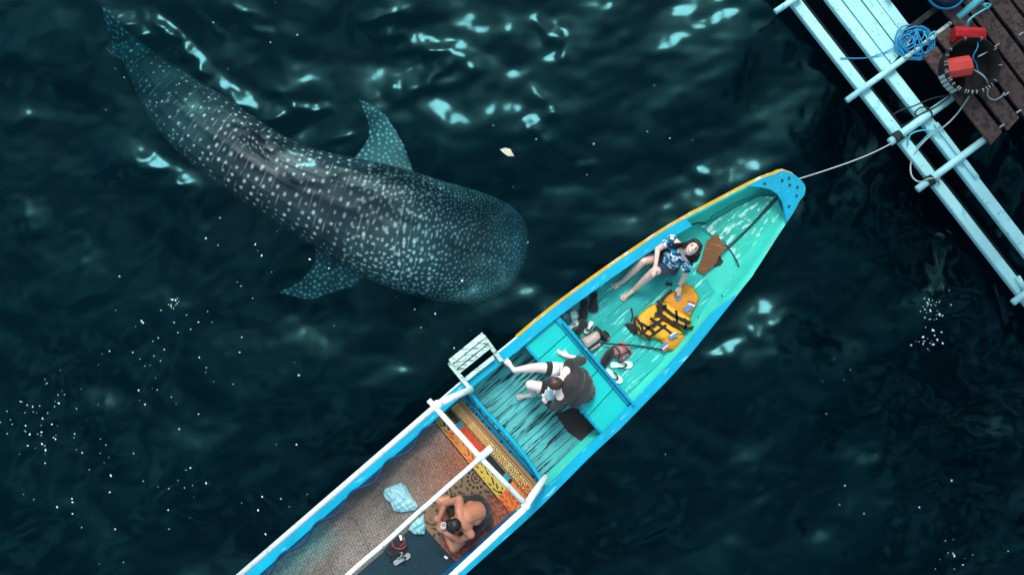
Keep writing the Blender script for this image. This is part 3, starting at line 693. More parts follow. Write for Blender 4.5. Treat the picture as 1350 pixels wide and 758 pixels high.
# rope laced along the port gunwale under the awning, second line on starboard
def lace(side, n, amp, off, r, mt, x0, x1, z):
    pts = [bl(x, (yl(x) if side > 0 else yr(x)) - side * (off + amp * math.sin(i * .55)), z + .012 * math.cos(i * .55)) for i, x in enumerate(np.linspace(x0, x1, n))]
    MB().tube(pts, r, 6).build('lacing_rope', M[mt], boat, True)
lace(1, 70, .045, .17, .016, 'rope_navy', stern_x + .2, -1.72, .56); lace(-1, 60, .03, .16, .012, 'rope_navy', stern_x + .2, -1.62, .55)

# step rack hung outside the port gunwale
rack = thing('boarding_step', 'flaked white slatted boarding step hooked over the blue gunwale', 'step', P(625, 480, .55))
for a, b in (((592, 478), (622, 515)), ((637, 443), (662, 477))):
    MB().beam(P(*a, .54), P(*b, .54), .055, .05).build('side_bar', M['flaked'], rack)
for a, b, w in (((594, 477), (638, 441), .065), ((599, 484), (642, 449), .062), ((604, 490), (646, 456), .05), ((614, 500), (651, 471), .05)):
    MB().beam(P(*a, .575), P(*b, .575), w * 1.15, .025).build('slat', M['flaked'], rack)
for p in ((622, 515), (661, 477)): MB().disc(P(*p, .564), .012, .01, 10).build('bolt', M['darkwood'], rack)

# plywood board behind the woman
ply = MB().prism([P(924, 345, .165), P(918, 356, .15), P(928, 362, .15), P(944, 348, .20), P(949, 336, .23), P(958, 328, .245), P(945, 308, .245), P(932, 318, .215)], .018).build('plywood_board', M['ply'])
tag(ply, 'brown plywood board lying behind the smiling woman', 'board')
hat = MB().prism([P(941, 352, .155), P(948, 337, .155), P(957, 328, .155), P(962, 335, .155), P(950, 350, .155)], .006).build('hole_shade_plate', M['opening_shade'], boat)  # no real hole: its shade is put into a dark plate's colour

# ------------------------------------------------------------------ carpet and mats on the aft deck
def cloth_sheet(name, corners, z, nu, nv, colf, mt, label, cat, th=.008, wave=.0):
    "a printed sheet with real thickness; colf(u, v, w metres, d metres) -> rgb arrays"
    A, B, C_, D = [P(*c, z) for c in corners]           # A-B front edge, D-C back edge
    u = np.linspace(0, 1, nu); v = np.linspace(0, 1, nv); U, Vv = np.meshgrid(u, v)
    pts = [((A * (1 - a) + B * a) * (1 - b) + (D * (1 - a) + C_ * a) * b) for b in v for a in u]
    W = (B - A).length; Dp = (D - A).length
    o0 = (A + B + C_ + D) / 4
    g = np.random.default_rng(len(name)); zz = wave * (np.sin(U * W * 7 + 2 * Vv) * np.sin(Vv * Dp * 5 + 1)).ravel()
    V = [(p - o0 + Vector((0, 0, k)))[:] for p, k in zip(pts, zz)]
    n = nu * nv; V += [(x, y, q - th) for x, y, q in V]; Fc = []
    for j in range(nv - 1):
        for i in range(nu - 1):
            q = j * nu + i; Fc.append((q, q + nu, q + nu + 1, q + 1)); Fc.append((n + q, n + q + 1, n + q + nu + 1, n + q + nu))
    bd = list(range(nu)) + [j * nu + nu - 1 for j in range(1, nv)] + [(nv - 1) * nu + i for i in range(nu - 2, -1, -1)] + [j * nu for j in range(nv - 2, 0, -1)]
    for a, b in zip(bd, bd[1:] + bd[:1]): Fc.append((a, b, n + b, n + a))
    me = bpy.data.meshes.new(name); me.from_pydata(V, [], Fc); me.update()
    c = colf(U, Vv, W, Dp).reshape(-1, 3); c = np.concatenate([c, c]); c = np.concatenate([c, np.ones((len(c), 1))], 1)
    at = me.color_attributes.new('Col', 'FLOAT_COLOR', 'POINT'); at.data.foreach_set('color', c.ravel().astype(np.float32))
    o = link(name, me, M[mt]); o.location = o0
    return tag(o, label, cat)
def A3(*c): return np.array(lin(*c)[:3])
def over(img, mask, c): img[mask] = c
def carpet_col(U, V, W, D):
    x = U * W; y = V * D; im = np.zeros(U.shape + (3,)) + A3(196, 164, 96)
    s = lambda a, b: (y > a) & (y < b)
    zone = np.select([U < .13, U < .50, U < .80], [0, 1, 2], 3)
    over(im, s(0, .018), A3(120, 130, 110)); over(im, s(.018, .035), A3(196, 92, 48)); over(im, s(.035, .045), A3(40, 36, 30))
    over(im, s(.045, .06), A3(170, 150, 100)); over(im, s(.06, .07), A3(34, 30, 26)); over(im, s(.07, .175), A3(206, 172, 104))
    cxm = (x % .118) - .059; r = np.hypot(cxm, y - .122)
    ink = np.array([A3(40, 34, 26), A3(170, 60, 32), A3(30, 28, 24), A3(120, 40, 20)])[zone]
    m = ((r < .040) & (r > .030)) | ((r < .016) & (r > .007)) | ((np.abs(np.abs(cxm) - .059) < .006) & s(.08, .165)); im[m] = ink[m]
    over(im, s(.165, .173) | s(.185, .191), A3(40, 34, 26)); m = s(.173, .185) & ((x % .03) < .014); im[m] = A3(40, 34, 26)
    band = np.array([A3(40, 36, 34), A3(205, 62, 40), A3(26, 26, 26), A3(214, 120, 54)])[zone]; m = s(.191, .262); im[m] = band[m]
    m = s(.262, .285) & ((x % .034) < .018); im[m] = band[m]
    gold = np.array([A3(176, 140, 78), A3(214, 130, 60), A3(200, 168, 70), A3(216, 112, 50)])[zone]; m = (y > .285); im[m] = gold[m]
    sw = np.sin(x * 40 + 3 * np.sin(y * 45)) * np.sin(y * 52 + 2 * np.sin(x * 26)); m = (y > .30) & (y < .43) & (sw > .42); im[m] = ink[m]
    m = (U > .13) & (U < .18) | (np.abs(U - .74) < .03) & s(.19, .30); m &= (y > .18) & (y < .33) ; im[m] = A3(50, 130, 150)
    over(im, (y > D - .012), A3(24, 22, 22)); m = (U > .80) & (y > .07) & (sw > .2); im[m] = A3(176, 70, 34)
    return im
cloth_sheet('patterned_carpet', ((608, 527), (711, 640), (676, 682), (572, 556)), .222, 240, 90, carpet_col, 'carpet',
            'ornate orange and black patterned carpet strip edging the turquoise footwell', 'carpet')
def rug_col(U, V, W, D):
    x = U * W; y = V * D; im = np.zeros(U.shape + (3,)) + A3(134, 108, 82)
    r = np.hypot(x - .18, y - .16); a = np.arctan2(y - .16, x - .18)
    m = (np.sin(r * 150 - a) > 0.1) & (r < .085); im[m] = A3(38, 32, 28)
    m = (r > .095) & (r < .15) & (np.hypot((a * 14 / 6.283 % 1 - .5) * .06, r - .122) < .02); im[m] = A3(40, 34, 30)
    sw = np.sin(x * 34 + 3 * np.sin(y * 30)) * np.sin(y * 36 + 2 * np.sin(x * 28)); m = (sw > .35) & (r > .17); im[m] = A3(70, 56, 46)
    m = (U > .52); im[m] = im[m] * .35 + A3(140, 62, 50) * .65; m = (U > .52) & (sw < -.35); im[m] = A3(176, 96, 70)
    return im
cloth_sheet('medallion_rug', ((628, 606), (686, 672), (608, 748), (548, 682)), .214, 110, 110, rug_col, 'carpet', 'brown rug with a round spiral medallion under the shirtless person', 'rug')
def grey_col(U, V, W, D):
    g = np.random.default_rng(2); n = g.random(U.shape); x = U * W; y = V * D
    wv = 0.5 + .5 * np.sign(np.sin(x * 120)) * np.sin(y * 150 + 1.57 * np.sign(np.sin(x * 60)))
    n2 = g.random((U.shape[0] // 3 + 1, U.shape[1] // 3 + 1)).repeat(3, 0).repeat(3, 1)[:U.shape[0], :U.shape[1]]; k = (.22 + .45 * wv + .55 * n ** 2 + .35 * n2)[:, :, None]; base = A3(134, 122, 112) * k
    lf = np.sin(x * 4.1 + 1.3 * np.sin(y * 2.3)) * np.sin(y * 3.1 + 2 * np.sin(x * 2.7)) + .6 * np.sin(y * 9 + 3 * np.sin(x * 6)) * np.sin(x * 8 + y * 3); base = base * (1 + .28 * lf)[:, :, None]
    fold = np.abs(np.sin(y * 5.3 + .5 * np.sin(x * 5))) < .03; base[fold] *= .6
    t = np.clip(1.15 - y / .95, 0, 1)[:, :, None] * np.clip(U * 1.6, .25, 1)[:, :, None]; red = (A3(168, 104, 78) + A3(60, 40, 20) * (np.sin(x * 30 + 3 * np.sin(y * 24)) * np.sin(y * 34) > .3)[:, :, None]) * k
    im = base * (1 - t) + red * t
    e = np.clip((y - 1.85) / .35, 0, 1)[:, :, None] * np.clip(1.3 - U * 2.2, 0, 1)[:, :, None]; im = im * (1 - e) + A3(110, 170, 160) * e * k + 0
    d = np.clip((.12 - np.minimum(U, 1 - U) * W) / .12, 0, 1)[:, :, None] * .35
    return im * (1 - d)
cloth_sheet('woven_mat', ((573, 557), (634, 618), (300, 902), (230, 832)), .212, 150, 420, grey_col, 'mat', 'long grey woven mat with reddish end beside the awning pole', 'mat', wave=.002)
def teal_col(U, V, W, D):
    g = np.random.default_rng(4); n = g.random(U.shape)[:, :, None]; x = U * W; y = V * D
    c = A3(10, 52, 64) * (.6 + .7 * n); st = (np.sin(y * 150) > .3)[:, :, None]; return np.where(st, c * .8, c)
cloth_sheet('dark_teal_mat', ((600, 640), (682, 690), (430, 890), (345, 858)), .208, 130, 300, teal_col, 'mat', 'dark teal deck mat along the starboard side under the awning', 'mat')

# ------------------------------------------------------------------ people
def hand(mb, wrist, tip, side, r=.0085, curl=.02, spread=.013):
    "palm, four fingers and a thumb from wrist towards tip; side = direction across the palm towards the thumb"
    w, t = Vector(wrist), Vector(tip); d = (t - w); L = d.length; d.normalize(); s = Vector(side); s = (s - d * s.dot(d)).normalized(); dn = Vector((0, 0, -1)); 
    palm = w + d * L * .5
    for k in (-1, 0, 1): mb.cap(w + s * k * .010, .017, palm + s * k * .022, .013)
    for k, ln in zip((1.5, .5, -.5, -1.5), (.92, 1.0, .95, .8)):
        a = palm + s * k * spread; b = a + d * L * .30 * ln + dn * curl * .2 + s * k * .003; c = b + d * L * .22 * ln + dn * curl
        mb.cap(a, r, b, r * .92).cap(b, r * .92, c, r * .8)
    a = w + d * L * .18 + s * .02; b = a + d * L * .2 + s * .026; c = b + d * L * .17 + s * .006 + dn * curl * .5
    mb.cap(a, r * 1.15, b, r).cap(b, r, c, r * .85)
def foot(mb, ankle, toe, r=.032):
    a, t = Vector(ankle), Vector(toe); d = (t - a); d.z = 0; d.normalize(); s = Vector((-d.y, d.x, 0)); h = a - d * .035; h.z = t.z + .012
    mb.cap(a, r, h, .030).cap(h, .03, t - d * .045 + Vector((0, 0, .01)), .028).cap(a, r, t - d * .06 + Vector((0, 0, .012)), .026)
    for k, q in zip((-2, -1, 0, 1, 2), (.0, .006, .006, 0, -.01)): mb.cap(t - d * .07 + s * k * .013 + Vector((0, 0, .004)), .014, t + d * q + s * k * .0165, .0095)
def limb(mb, *seq):
    for (a, ra), (b, rb) in zip(seq, seq[1:]): mb.cap(a, ra, b, rb)

# --- woman in the floral blouse
wo = thing('person', 'person with long black hair in a blue floral blouse and navy shorts, looking up', 'person', P(880, 348, .12))
hipc = P(880, 346, .24); chest = P(894, 334, .52); neck = P(902, 331, .66); hd = P(913, 327, .79)
shR, shL = P(886, 316, .60), P(907, 348, .60)
fu = (P(919, 320, .79) - P(909, 331, .79)).normalized(); fn = (Vector((-.10, -.02, 1))).normalized(); fu = (fu - fn * fu.dot(fn)).normalized(); fr = fu.cross(fn)
body = MB()
limb(body, (hipc, .125), (P(886, 341, .36), .115), (chest, .125)); body.ell(chest, (shL - shR) * .46, (chest - hipc).normalized() * .15, fn * .10)
limb(body, (shR, .055), (neck, .055), (shL, .055)); limb(body, (neck, .05), (hd - fu * .05, .048))
body.ell(hd, fr * .074, fu * .105, fn * .088); body.ell(hd - fu * .055 + fn * .02, fr * .052, fu * .058, fn * .062)
body.cap(hd + fn * .088 - fu * .002, .012, hd + fn * .096 - fu * .03, .015)
for sgn in (1, -1): body.ell(hd + fr * .074 * sgn - fu * .01, fr * .012, fu * .028, fn * .018)
elR, wrR, hdR = P(867, 329, .52), P(864.5, 349, .56), P(862, 359, .575)
limb(body, (shR, .048), (elR, .038), (wrR, .026)); hand(body, wrR, wrR + (hdR - wrR).normalized() * .16, (1, .2, 0), curl=.02)
elL, wrL = P(902, 365, .44), P(896, 377, .30)
limb(body, (shL, .048), (elL, .038), (wrL, .026)); hand(body, wrL, P(894.5, 391, .255), (-1, 0, 0), curl=.02)
k1, a1, t1 = P(848, 344, .45), P(822, 370, .19), P(808, 379, .135); k2, a2, t2 = P(862, 358, .49), P(836, 382, .19), P(820, 395, .135)
limb(body, (P(877, 337, .235), .088), (k1, .055)); limb(body, (k1, .055), (k1.lerp(a1, .3), .054), (a1, .033)); foot(body, a1, t1)
limb(body, (P(884, 353, .235), .088), (k2, .055)); limb(body, (k2, .055), (k2.lerp(a2, .3), .054), (a2, .033)); foot(body, a2, t2)
body.blob('body', M['skin_f'], wo, .0075, 3)
sh = MB(); limb(sh, (P(884, 343, .33), .135), (chest, .137)); sh.ell(chest, (shL - shR) * .52, (chest - hipc).normalized() * .16, fn * .115)
sh.cap(shR, .066, shL, .066); sh.cone(shR.lerp(chest, .1), .070, shR.lerp(elR, .55), .062); sh.cone(shL.lerp(chest, .1), .070, shL.lerp(elL, .5), .066)
sh.blob('blouse', M['floral'], wo, .009, 3)
so = MB(); so.cap(P(877, 338, .235), .125, P(884, 352, .235), .125); so.cap(hipc, .14, P(883, 344, .33), .128)
so.cone(P(877, 337, .235), .105, P(877, 337, .235).lerp(k1, .52), .082); so.cone(P(884, 353, .235), .105, P(884, 353, .235).lerp(k2, .80), .074)
so.blob('shorts', M['navy'], wo, .009, 3)
ha = MB(); ha.ell(hd + fu * .022 - fn * .028, fr * .094, fu * .108, fn * .085)
for sgn in (1, -1):
    side = fr * sgn
    for q in range(5):
        st = hd + side * (.070 + .006 * q) + fu * (.055 - .03 * q) + fn * (.03 - .02 * q)
        md = hd + side * (.10 + .012 * q) - fu * (.04 + .01 * q) + fn * (.0 - .02 * q)
        en = chest + side * (.07 + .020 * q) + (chest - hipc).normalized() * (.03 - .03 * q) + fn * (.125 - .012 * q)
        ha.cap(st, .022, md, .022).cap(md, .022, en, .012)
ha.cap(hd + fu * .085 + fn * .045 - fr * .05, .03, hd + fu * .085 + fn * .045 + fr * .05, .03)
ha.blob('hair', M['hair'], wo, .008, 2)
lo_ = MB()
for q in range(44):
    sgn = random.choice((-1, 1)); side = fr * sgn; k = random.random()
    st = hd + side * random.uniform(.05, .085) + fu * random.uniform(-.02, .09) + fn * random.uniform(.0, .05)
    md = hd + side * random.uniform(.10, .145) - fu * random.uniform(.02, .08) + fn * random.uniform(-.02, .04)
    en = chest + side * random.uniform(.06, .20) + (chest - hipc).normalized() * random.uniform(-.14, .05) + fn * random.uniform(.11, .135)
    lo_.tube(smooth_path([st, md, (md + en) / 2 + side * random.uniform(-.02, .03), en], 12), .0045, 5)
lo_.build('loose_hair', M['hair'], wo, True)
for sgn in (1, -1):
    e = hd + fr * .031 * sgn + fu * .010 + fn * .082
    MB().ell(e, fr * .014, fu * .007, fn * .007).build('eye', M['black'], wo, True)
    MB().cap(e + fu * .02 - fr * .013 + fn * .002, .0042, e + fu * .021 + fr * .013 + fn * .0, .0042).build('eyebrow', M['hair'], wo, True)
MB().ell(hd - fu * .054 + fn * .078, fr * .032, fu * .016, fn * .010).build('lips', M['lip'], wo, True)
MB().ell(hd - fu * .053 + fn * .086, fr * .025, fu * .009, fn * .006).build('teeth', M['teeth'], wo, True)
MB().tube([wrL + Vector((.031 * math.cos(a), .0 * a, .031 * math.sin(a))) for a in np.linspace(0, 6.1, 16)], .006, 6).build('wristband', M['black'], wo, True)

# --- person in the charcoal shirt on the bench
ma = thing('person', 'person in charcoal shirt and white shorts sitting on the turquoise bench with a phone', 'person', P(765, 515, .46))
hip = P(768, 515, .55); mid = P(760, 509, .72); ch = P(748, 506, .86); nk = P(740, 506, .95); hd = P(732, 505, 1.01)
sR, sL = P(751, 480, .86), P(738, 530, .86)
fwd = (P(700, 500, 1) - P(760, 507, 1)).normalized(); fn2 = (fwd * .75 + Vector((0, 0, -.65))).normalized(); fup = (fwd * .62 + Vector((0, 0, .78))); fup = (fup - fn2 * fup.dot(fn2)).normalized(); frr = fup.cross(fn2)
b = MB(); limb(b, (hip, .15), (mid, .135), (ch, .14)); b.ell(ch, (sL - sR) * .46, (ch - mid).normalized() * .15, Vector((-.02, 0, .10)))
limb(b, (sR, .06), (nk, .06), (sL, .06)); limb(b, (nk, .058), (hd, .056))
b.ell(hd, frr * .076, fup * .108, fn2 * .092); b.ell(hd - fup * .055 + fn2 * .02, frr * .052, fup * .055, fn2 * .06); b.cap(hd + fn2 * .09, .012, hd + fn2 * .1 - fup * .03, .016)
for sgn in (1, -1): b.ell(hd + frr * .078 * sgn - fup * .01, frr * .014, fup * .03, fn2 * .02)
eR, wR = P(768, 475, .66), P(751, 470, .52); limb(b, (sR, .05), (eR, .042), (wR, .028)); hand(b, wR, P(734, 463, .475), (-.3, 1, 0), curl=.01)
eL, wL = P(729, 537, .64), P(717, 527, .70); limb(b, (sL, .05), (eL, .042), (wL, .028)); hand(b, wL, P(722, 514, .74), (-1, 0, .3), curl=.02)
kR, aR, tR = P(711, 484, .74), P(678, 488, .585), P(667, 475, .535); kL, aL, tL = P(699, 507, .62), P(704, 520, .21), P(682, 524, .150)
limb(b, (P(762, 497, .55), .10), (P(735, 488, .67), .088), (kR, .062)); limb(b, (kR, .062), (kR.lerp(aR, .3), .06), (aR, .035)); foot(b, aR, tR)
limb(b, (P(760, 522, .55), .10), (P(728, 513, .6), .086), (kL, .064)); limb(b, (kL, .064), (kL.lerp(aL, .3), .06), (aL, .035)); foot(b, aL, tL)
b.blob('body', M['skin_m'], ma, .0078, 3)
t = MB(); limb(t, (hip, .175), (mid, .168), (ch, .165)); t.ell(ch.lerp(mid, .35), (sL - sR) * .50, Vector((.17, .02, .06)), Vector((-.03, 0, .15)))
t.ell(P(764, 515, .66), (sL - sR) * .46, Vector((.17, .02, 0)), Vector((0, 0, .20)))
t.ell(P(757, 509, .70), (sL - sR) * .50, Vector((.20, .02, .0)), Vector((-.02, 0, .215))); t.cap(sR, .078, sL, .078); t.cap(sR, .072, eR, .058); t.cone(eR, .056, eR.lerp(wR, .45), .05); t.cap(sL, .072, eL, .058); t.cone(eL, .056, eL.lerp(wL, .75), .045)
t.blob('shirt', M['greycloth'], ma, .010, 10)
c = MB(); c.tube([nk + Vector((.085 * math.cos(a) + .02, .085 * math.sin(a), .03 * math.cos(a) + .0)) for a in np.linspace(-2.3, 2.3, 20)], .026, 8); c.blob('collar', M['whitecloth'], ma, .009, 2)
for (h0, kk, nm) in ((P(762, 497, .55), kR, 0), (P(760, 522, .55), kL, 1)):
    q = P(735, 488, .67) if nm == 0 else P(728, 513, .6)
    MB().cone(h0, .125, q, .107).cone(q, .107, q.lerp(kk, (.5, .36)[nm]), .088).build('shorts_leg', M['whitecloth'], ma, True)
    MB().cone(q.lerp(kk, (.40, .26)[nm]), .099, q.lerp(kk, (.68, .52)[nm]), .086).build('shorts_band', M['navyplastic'] if 0 else M['blackcloth'], ma, True)
hr = MB(); hr.ell(hd + fup * .018 - fn2 * .018, frr * .086, fup * .108, fn2 * .094)
for k in range(26):
    a, q = random.uniform(0, 6.28), random.uniform(.2, 1); d = (frr * math.cos(a) * q + fn2 * -math.sin(a) * q * .9 + fup * 1.0).normalized(); hr.cap(hd + d * .085, .018, hd + d * .112 + frr * random.uniform(-.015, .015), .010)
hr.blob('hair', M['hair_b'], ma, .007, 1)
for sgn in (1, -1): MB().ell(hd + frr * .03 * sgn + fup * .008 + fn2 * .086, frr * .012, fup * .006, fn2 * .006).build('eye', M['black'], ma, True)
MB().ell(hd - fup * .055 + fn2 * .078, frr * .024, fup * .007, fn2 * .01).build('lips', M['lip'], ma, True)
ph = MB().beam(P(722, 514, .775), P(726, 527, .765), .08, .010, (0.1, 0, 1)).build('phone', M['phone']); tag(ph, 'pale blue phone held by the person in the charcoal shirt', 'phone')

# --- shirtless person on the rug
sm = thing('person', 'shirtless tanned person with black hair bending over a white cup on the rug', 'person', P(630, 672, .22))
hip = P(634, 672, .32); mid = P(624, 676, .52); ch = P(612, 681, .68); nk = P(606, 685, .74); hd = P(599, 691, .80)
sA, sB = P(605, 659, .68), P(620, 704, .68)
fwd = (P(575, 697, 1) - P(630, 672, 1)).normalized(); fn3 = (fwd * .55 + Vector((0, 0, -.83))).normalized(); fu3 = fwd - fn3 * fwd.dot(fn3); fu3.normalize(); fr3 = fu3.cross(fn3)
b = MB(); limb(b, (hip, .145), (mid, .135), (ch, .13)); b.ell(ch, (sB - sA) * .45, (ch - mid).normalized() * .15, Vector((.04, 0, .10)))
b.ell(mid, (sB - sA) * .36, (ch - mid) * .9, Vector((.05, 0, .12))); limb(b, (sA, .062), (nk, .062), (sB, .062)); limb(b, (nk, .056), (hd, .055))
b.ell(hd, fr3 * .076, fu3 * .106, fn3 * .092); b.ell(hd - fu3 * .055 + fn3 * .02, fr3 * .052, fu3 * .055, fn3 * .06); b.cap(hd + fn3 * .09, .012, hd + fn3 * .1 - fu3 * .03, .016)
for sgn in (1, -1): b.ell(hd + fr3 * .078 * sgn - fu3 * .01, fr3 * .014, fu3 * .03, fn3 * .02)
eA, wA = P(587, 663, .52), P(578, 686, .47); limb(b, (sA, .053), (eA, .043), (wA, .03)); hand(b, wA, P(585, 700, .46), (1, 0, 0))
eB, wB = P(607, 712, .50), P(589, 703, .46); limb(b, (sB, .053), (eB, .043), (wB, .03)); hand(b, wB, P(576, 694, .47), (.3, 1, 0))
kA, aA = P(580, 660, .40), P(590, 690, .27); kB, aB = P(598, 722, .36), P(582, 690, .27)
limb(b, (P(628, 664, .32), .10), (kA, .064)); limb(b, (kA, .062), (aA, .036)); foot(b, aA, P(597, 700, .235))
limb(b, (P(636, 684, .32), .10), (kB, .064)); limb(b, (kB, .062), (aB, .036)); foot(b, aB, P(574, 682, .235))
b.blob('body', M['skin_t'], sm, .0078, 3)
q = MB(); q.cap(P(628, 664, .32), .135, P(637, 682, .32), .135); q.cap(hip, .15, P(632, 673, .38), .148); q.cone(P(628, 664, .32), .118, P(628, 664, .32).lerp(kA, .75), .085); q.cone(P(636, 684, .32), .118, P(636, 684, .32).lerp(kB, .7), .085)
q.blob('shorts', M['blackcloth'], sm, .010, 3)
hr = MB(); hr.ell(hd + fu3 * .02 - fn3 * .02, fr3 * .088, fu3 * .108, fn3 * .094)
for k in range(30):
    a, w = random.uniform(0, 6.28), random.uniform(.2, 1.1); d = (fr3 * math.cos(a) * w - fn3 * abs(math.sin(a)) * w + fu3 * .8).normalized(); hr.cap(hd + d * .085, .02, hd + d * .12 + fr3 * random.uniform(-.02, .02), .011)
hr.blob('hair', M['hair'], sm, .007, 1)
for sgn in (1, -1): MB().ell(hd + fr3 * .03 * sgn + fu3 * .008 + fn3 * .086, fr3 * .012, fu3 * .006, fn3 * .006).build('eye', M['black'], sm, True)
cup = thing('cup', 'small white cup held in both hands by the shirtless person', 'cup', P(585, 692, .46))
MB().disc(P(585, 692, .45), .026, .085, 20, r2=.036).build('cup_wall', M['whitecloth'], cup, True); MB().tube([P(585, 692, .536) + Vector((.035 * math.cos(a), .035 * math.sin(a), 0)) for a in np.linspace(0, 6.28, 21)[:-1]], .005, 6, True).build('cup_rim', M['whitecloth'], cup, True)
MB().disc(P(585, 692, .5365), .028, .001, 18).build('drink', M['beige'], cup)

# ------------------------------------------------------------------ life vests
ZV = .12
def z2(x, y): return (720 + x / 3.79, 340 + y / 3.79)
def vest(label, panels, straps, tapes):
    c = z2(*panels[0][0][0]); v = thing('life_vest', label, 'life vest', P(c[0], c[1], ZV), 0, None)
    for poly, z0, h, mt in panels: MB().pillow([P(*z2(*p), z0) for p in poly], z0, h, 56, 8, 3.2, .05).build('foam_panel', M[mt], v, True)
    for pts, w, z in straps:
        q = smooth_path([P(*z2(*p[:2]), p[2] if len(p) > 2 else z) for p in pts], 16); m = MB()
        for a, b_ in zip(q, q[1:]): m.beam(a, b_ + (b_ - a) * .12, w * 1.55, .007, bev=.1)
        m.build('strap', M['web'], v)
    for (a, b_), w, z, mt in tapes: MB().beam(P(*z2(*a), z), P(*z2(*b_), z), w, .012).build('reflective_tape', M[mt], v)
    return v
vest('orange-yellow life vest with blue tape lying underneath the black-strapped one',
     [([(575, 215), (600, 185), (650, 160), (690, 125), (735, 145), (768, 200), (755, 235), (720, 300), (650, 290), (600, 250)], ZV, .085, 'vest_o'),
      ([(560, 400), (600, 335), (650, 370), (695, 385), (690, 412), (640, 470), (595, 462)], ZV, .075, 'vest_o')],
     [([(598, 130), (612, 131), (630, 134)], .022, ZV + .01), ([(628, 160, ZV + .03), (600, 185, ZV + .05), (570, 215, ZV + .07)], .02, ZV + .05)],
     [(((648, 205), (675, 192)), .07, ZV + .088, 'refl_blue'), (((645, 185), (668, 176)), .03, ZV + .09, 'refl_red'),
      (((690, 262), (728, 240)), .075, ZV + .085, 'refl_blue'), (((712, 228), (742, 240)), .03, ZV + .088, 'refl_white'), (((706, 214), (748, 226)), .016, ZV + .088, 'refl_red'),
      (((575, 448), (606, 424)), .05, ZV + .07, 'refl_blue'), (((585, 466), (612, 446)), .03, ZV + .066, 'refl_red'), (((580, 456), (610, 435)), .02, ZV + .074, 'refl_white')])
vest('bright yellow life vest with black webbing straps crossed over its chest',
     [([(440, 318), (462, 285), (500, 250), (545, 225), (562, 250), (540, 300), (520, 330), (545, 395), (520, 414), (455, 385)], ZV + .02, .085, 'vest'),
      ([(548, 225), (600, 222), (660, 262), (722, 300), (730, 348), (690, 362), (620, 330), (570, 300)], ZV + .03, .085, 'vest'),
      ([(500, 300), (560, 290), (620, 330), (660, 352), (690, 380), (640, 392), (590, 420), (540, 405), (505, 380)], ZV + .01, .085, 'vest')],
     [([(450, 345), (500, 385), (520, 412)], .028, ZV + .085), ([(470, 325), (505, 345), (540, 372)], .024, ZV + .108), ([(470, 385), (510, 350), (560, 318)], .024, ZV + .108),
      ([(555, 215), (590, 250), (640, 290), (720, 325)], .030, ZV + .118), ([(630, 318), (670, 338), (715, 355)], .030, ZV + .112), ([(520, 300), (555, 325), (590, 350)], .024, ZV + .106),
      ([(545, 285), (575, 262), (600, 235)], .026, ZV + .118), ([(530, 345), (565, 318), (598, 290)], .024, ZV + .112), ([(600, 300), (650, 330), (650, 262)], .022, ZV + .118),
      ([(505, 405), (545, 375), (600, 335)], .022, ZV + .10), ([(455, 305), (480, 350), (470, 385)], .02, ZV + .10), ([(585, 345), (620, 372), (640, 395)], .02, ZV + .096), ([(560, 235), (575, 280), (620, 318)], .022, ZV + .114), ([(690, 300), (700, 330), (690, 358)], .02, ZV + .112), ([(720, 355, ZV + .08), (750, 345, ZV + .04), (762, 330, ZV + .012), (768, 292, ZV + .012)], .03, ZV),
      ([(425, 250, ZV + .01), (432, 285, ZV + .015), (425, 320, ZV + .02)], .012, ZV)],
     [(((615, 400), (655, 385)), .05, ZV + .095, 'refl_blue'), (((620, 388), (648, 372)), .02, ZV + .098, 'refl_white')])
hood = MB().pillow([P(*z2(*p), ZV) for p in ((388, 330), (410, 320), (430, 330), (436, 295), (456, 285), (462, 320), (462, 380), (440, 388), (415, 365))], ZV, .06, 40, 6, 2.5, .1).build('stuff_sack', M['blackcloth'], None, True)
tag(hood, 'small crumpled black pouch at the lower end of the yellow life vest', 'pouch')

# ------------------------------------------------------------------ shoes and bags by the bench
def z6(x, y): return (730 + x / 5.05, 370 + y / 5.05)
def sandal(name, heel, toe, label, sole, strap, z=ZV, w=.095, style='thong', tilt=0.0, group=None):
    a, b_ = P(*z6(*heel), z), P(*z6(*toe), z); d = b_ - a; L = d.length; d.normalize(); s = Vector((-d.y, d.x, 0))
    o = thing(name, label, 'footwear', a, 0, group)
    prof = [(0, .0), (.02, .26), (.10, .36), (.30, .33), (.48, .33), (.68, .46), (.85, .46), (.96, .28), (1, 0)]
    out = [a + d * L * t + s * w * k for t, k in prof] + [a + d * L * t - s * w * k for t, k in prof[1:-1][::-1]]
    out = smooth_path(out, 48, True)
    top = [p + Vector((0, 0, .024 + tilt * (p - a).dot(d))) for p in out]
    MB().prism(top, .024).build('sole', M[sole], o)
    if style == 'thong':
        f = a + d * L * .74 + Vector((0, 0, .035 + tilt * L * .74))
        for k in (1, -1):
            e = a + d * L * .36 + s * k * w * .36 + Vector((0, 0, .028 + tilt * L * .36)); m = (f + e) / 2 + s * k * w * .14 + Vector((0, 0, .028))
            MB().tube(smooth_path([e, m, f], 12), .0085, 6).build('strap', M[strap], o, True)
    elif style == 'slide':
        m = MB()
        for t in (.52, .60, .68, .76):
            m.tube([a + d * L * t + s * w * .5 * math.cos(q) + Vector((0, 0, .02 + tilt * L * t + .055 * math.sin(q))) for q in np.linspace(0, math.pi, 12)], .016, 6)
        m.build('strap', M[strap], o, True)
    else:
        m = MB(); m.pillow([a + d * L * t + s * w * k * 1.05 for t, k in prof] + [a + d * L * t - s * w * k * 1.05 for t, k in prof[1:-1][::-1]], z + .012, .075, 36, 6, 2.4); m.build('upper', M[strap], o, True)
    return o
sandal('shoe', (265, 70), (262, 215), 'black shoe lying on the floor nearest the seated woman', 'black', 'blackcloth', style='shoe', w=.15)
